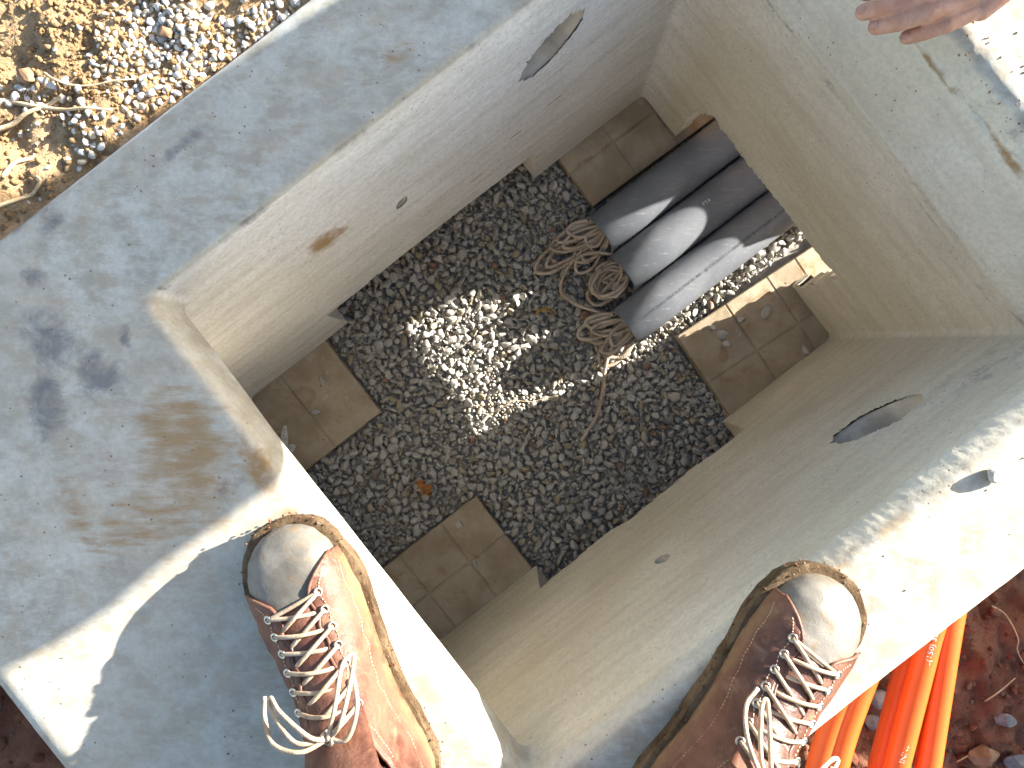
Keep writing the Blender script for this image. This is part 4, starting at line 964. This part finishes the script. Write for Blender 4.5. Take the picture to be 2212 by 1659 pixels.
# --- the person standing on the rim (boots in view, the rest behind and above the camera)
LH, LD = (-0.088, -0.397), (-0.49, 0.872)
RH, RD = (0.130, -0.420), (0.635, 0.772)
man = thing('person', 'person in muddy red-brown laced work boots standing on the vault rim', 'person', (0.02, -0.43, 0.0))
boot(man, LH, LD, -1, 'left boot on the wide shaded rim, worn grey toe', 5)
boot(man, RH, RD, 1, 'right boot on the narrow sunlit rim, toe pointing at the far corner', 6)
def leg_pt(h, d, x, z): d = np.array(d) / np.linalg.norm(d); q = np.array(h) + d * x; return (q[0], q[1], z)
la, ra = leg_pt(LH, LD, 0.050, 0.13), leg_pt(RH, RD, 0.050, 0.13)
lk, rk = (-0.12, -0.52, 0.46), (0.19, -0.54, 0.46); lh, rh = (-0.07, -0.70, 0.86), (0.11, -0.70, 0.86)
sh = (0.02, -0.66, 1.32); hd = (0.02, -0.52, 1.50); nk = (0.02, -0.62, 1.40)
ls, rs = (-0.16, -0.66, 1.29), (0.20, -0.66, 1.29); le, re = (-0.20, -0.42, 1.06), (0.24, -0.42, 1.06); lw, rw = (-0.085, -0.10, 0.90), (0.085, -0.10, 0.90)
body = [(la, lk, .030, .045), (lk, lh, .05, .075), (ra, rk, .030, .045), (rk, rh, .05, .075), (lh, rh, .09, .09), ((.02, -.70, .9), sh, .11, .12), (ls, rs, .06, .06), (sh, nk, .05, .05), (nk, hd, .05, .055),
        (hd, (0.02, -.50, 1.55), .078, .085), ((.02, -.44, 1.48), (.02, -.43, 1.52), .045, .05), (ls, le, .045, .038), (le, lw, .036, .026), (rs, re, .045, .038), (re, rw, .036, .026),
        (lw, (-0.06, -.05, .885), .030, .026), (rw, (0.06, -.05, .885), .030, .026)]
for sx in (-1, 1):
    for q in range(4): body.append(((0.06 * sx, -0.04 + 0.004 * q, 0.90 - 0.02 * q), (0.012 * sx, 0.012 - 0.006 * q, 0.90 - 0.018 * q), 0.009, 0.0075))
    body.append(((0.07 * sx, -0.07, 0.88), (0.03 * sx, -0.055, 0.872), 0.010, 0.008))
fused('body', body, SKIN, man, 0.008)
up = lambda p, dz: (p[0], p[1], p[2] + dz)
fused('trousers', [(up(la, 0.03), lk, .052, .062), (lk, lh, .066, .095), (up(ra, 0.03), rk, .052, .062), (rk, rh, .066, .095), (lh, rh, .108, .108), ((.02, -.70, .88), (.02, -.69, .98), .125, .125)], DENIM, man, 0.010)
fused('jacket', [((.02, -.70, .93), sh, .135, .138), (ls, rs, .075, .075), (ls, le, .060, .052), (le, lw, .050, .036), (rs, re, .060, .052), (re, rw, .050, .036)], JACKET, man, 0.010)
fused('hair', [((.02, -.54, 1.58), (.02, -.49, 1.59), .07, .07), ((.02, -.58, 1.52), (.02, -.54, 1.56), .06, .07)], HAIR, man, 0.010)

# --- the second person: stands in the pipe trench at the far end, one hand on the rim
helper = thing('person', 'person standing in the trench, one bare hand resting on the far rim', 'person', W(1.15, 0.15, -0.80))
def H_(u, v, z): return W(u, v, z)
def hand_pt(px, py, z): return tuple(at(px, py, z))
caps = []
FING = [  # knuckle, middle joint, end joint, tip: measured on the rim
    ('index', (2090, -78, .034), (1992, -50, .040), (1925, -32, .034), (1872, -16, .022), 0.0095),
    ('middle', (2105, -46, .036), (1996, -9, .044), (1930, 13, .036), (1866, 26, .022), 0.0097),
    ('ring', (2112, -12, .034), (2000, 29, .041), (1944, 47, .034), (1893, 58, .022), 0.0093),
    ('little', (2118, 16, .029), (2042, 52, .032), (2000, 68, .027), (1960, 80, .018), 0.0085)]
for (nm, a, b, c, d, r) in FING:
    A, B, C_, D_ = [np.array(hand_pt(*q)) for q in (a, b, c, d)]
    caps += [(A, B, r * 1.12, r * 1.02), (B - (B - A) * 0.03, B + (C_ - B) * 0.03, r * 1.09, r * 1.09), (B, C_, r * 1.0, r * 0.93), (C_, D_, r * 0.95, r * 0.82)]
wrist = hand_pt(2262, -112, .045)
for (nm, a, b, c, d, r) in FING: caps.append((hand_pt(*a), (np.array(hand_pt(*a)) * 0.25 + np.array(wrist) * 0.75), 0.0125, 0.016))
caps += [(hand_pt(2150, -50, .030), hand_pt(2210, -80, .036), 0.020, 0.022), (hand_pt(2130, -20, .026), hand_pt(2200, -60, .034), 0.015, 0.02),
         (hand_pt(2190, -120, .028), hand_pt(2100, -150, .022), 0.016, 0.013), (hand_pt(2100, -150, .022), hand_pt(2030, -150, .016), 0.012, 0.0095), (hand_pt(2030, -150, .016), hand_pt(1985, -142, .012), 0.0095, 0.008)]
hand_caps, caps = caps, []
sh_l, sh_r = H_(1.02, -0.20, 0.555), H_(1.24, 0.02, 0.56); elb = H_(0.86, -0.03, 0.22)
hip_l, hip_r = H_(1.14, 0.03, 0.06), H_(1.16, 0.19, 0.06); kn_l, kn_r = H_(1.10, 0.025, -0.34), H_(1.14, 0.155, -0.34); an_l, an_r = H_(1.14, -0.03, -0.70), H_(1.20, 0.17, -0.70)
neck = H_(1.08, -0.06, 0.60); head = H_(1.02, -0.06, 0.74); elr = H_(1.32, 0.115, 0.28); wrr = H_(1.26, 0.15, 0.04)
hand_caps.append((wrist, tuple(np.array(wrist) * 0.55 + np.array(elb) * 0.45), 0.026, 0.034))
caps += [(wrist, elb, 0.024, 0.038), (elb, sh_l, 0.042, 0.050), (sh_l, sh_r, 0.06, 0.06), (sh_r, elr, 0.050, 0.042), (elr, wrr, 0.040, 0.027),
         (H_(1.12, -0.05, 0.48), H_(1.15, 0.09, 0.10), 0.125, 0.115), (hip_l, hip_r, 0.09, 0.09), (hip_l, kn_l, 0.078, 0.052), (kn_l, an_l, 0.050, 0.036), (hip_r, kn_r, 0.078, 0.052), (kn_r, an_r, 0.050, 0.036),
         (an_l, H_(1.00, -0.05, -0.76), 0.036, 0.026), (an_r, H_(1.06, 0.19, -0.76), 0.036, 0.026), (H_(1.10, -0.07, 0.54), neck, 0.055, 0.055), (neck, head, 0.055, 0.06), (head, H_(1.015, -0.06, 0.79), 0.080, 0.088),
         (H_(0.965, -0.06, 0.72), H_(0.965, -0.06, 0.77), 0.045, 0.05), (H_(0.93, -0.06, 0.74), H_(0.925, -0.06, 0.755), 0.012, 0.010), (wrr, H_(1.24, 0.125, -0.03), 0.028, 0.024)]
for q in range(4): caps.append((H_(1.23 + 0.008 * q, 0.105 + 0.016 * q, -0.04), H_(1.21 + 0.012 * q, 0.105 + 0.017 * q, -0.11), 0.009, 0.0075))
caps.append((H_(1.21, 0.105, -0.01), H_(1.18, 0.095, -0.06), 0.010, 0.008))
fused('body', caps, SKIN, helper, 0.007, 3)
fused('hand', hand_caps, SKIN, helper, 0.0013, 3)
cuff = tuple(np.array(wrist) * 0.80 + np.array(elb) * 0.20)
fused('jacket', [(cuff, elb, 0.040, 0.058), (elb, sh_l, 0.060, 0.072), (sh_l, sh_r, 0.078, 0.078), (sh_r, elr, 0.072, 0.060), (elr, wrr, 0.058, 0.042), (H_(1.12, -0.045, 0.48), H_(1.15, 0.10, 0.08), 0.155, 0.150)], JACKET, helper, 0.009)
fused('trousers', [(hip_l, hip_r, 0.108, 0.108), (hip_l, kn_l, 0.098, 0.070), (kn_l, an_l, 0.070, 0.064), (hip_r, kn_r, 0.098, 0.070), (kn_r, an_r, 0.070, 0.060)], DENIM, helper, 0.009)
fused('hair', [(H_(1.05, -0.06, 0.80), H_(1.02, -0.06, 0.84), 0.075, 0.07), (H_(1.08, -0.06, 0.72), H_(1.07, -0.06, 0.78), 0.055, 0.07)], HAIR, helper, 0.009)
for (nm, an) in (('left', an_l), ('right', an_r)):
    a = np.array(an); f = np.array(W(-0.16, -0.02)); f3 = np.array([f[0], f[1], 0])
    fused('boot', [(a + np.array([0, 0, 0.03]), a - np.array([0, 0, 0.04]), 0.050, 0.048), (a - np.array([0, 0, 0.055]), a + f3 - np.array([0, 0, 0.065]), 0.044, 0.038)], LEATHER, helper, 0.008)
NAIL = NT('fingernail').finish((0.44, 0.225, 0.165), 0.3, None)
for (nm, a, b, c, d, r) in FING:
    C_, D_ = np.array(hand_pt(*c)), np.array(hand_pt(*d)); dr = (D_ - C_); L = np.linalg.norm(dr); dr /= L
    side = np.cross(dr, np.array([0, 0, 1.0])); side /= np.linalg.norm(side); upv = np.cross(side, dr)
    cen = D_ + dr * (r * 0.15) + upv * (r * 0.86); V = []; n1, n2 = 9, 9
    for i in range(n1):
        for j in range(n2):
            a_, b_ = i / (n1 - 1) * 2 - 1, j / (n2 - 1) * 2 - 1
            x = a_ * math.sqrt(1 - b_ * b_ / 2); y = b_ * math.sqrt(1 - a_ * a_ / 2)
            V.append(cen + dr * x * r * 0.52 + side * y * r * 0.50 + upv * (-0.22 * r * y * y - 0.30 * r * max(0, x) ** 2))
    o = mesh_obj('fingernail', V, grid_faces(n1, n2), NAIL, helper, True); o.modifiers.new('thickness', 'SOLIDIFY').thickness = 0.0006
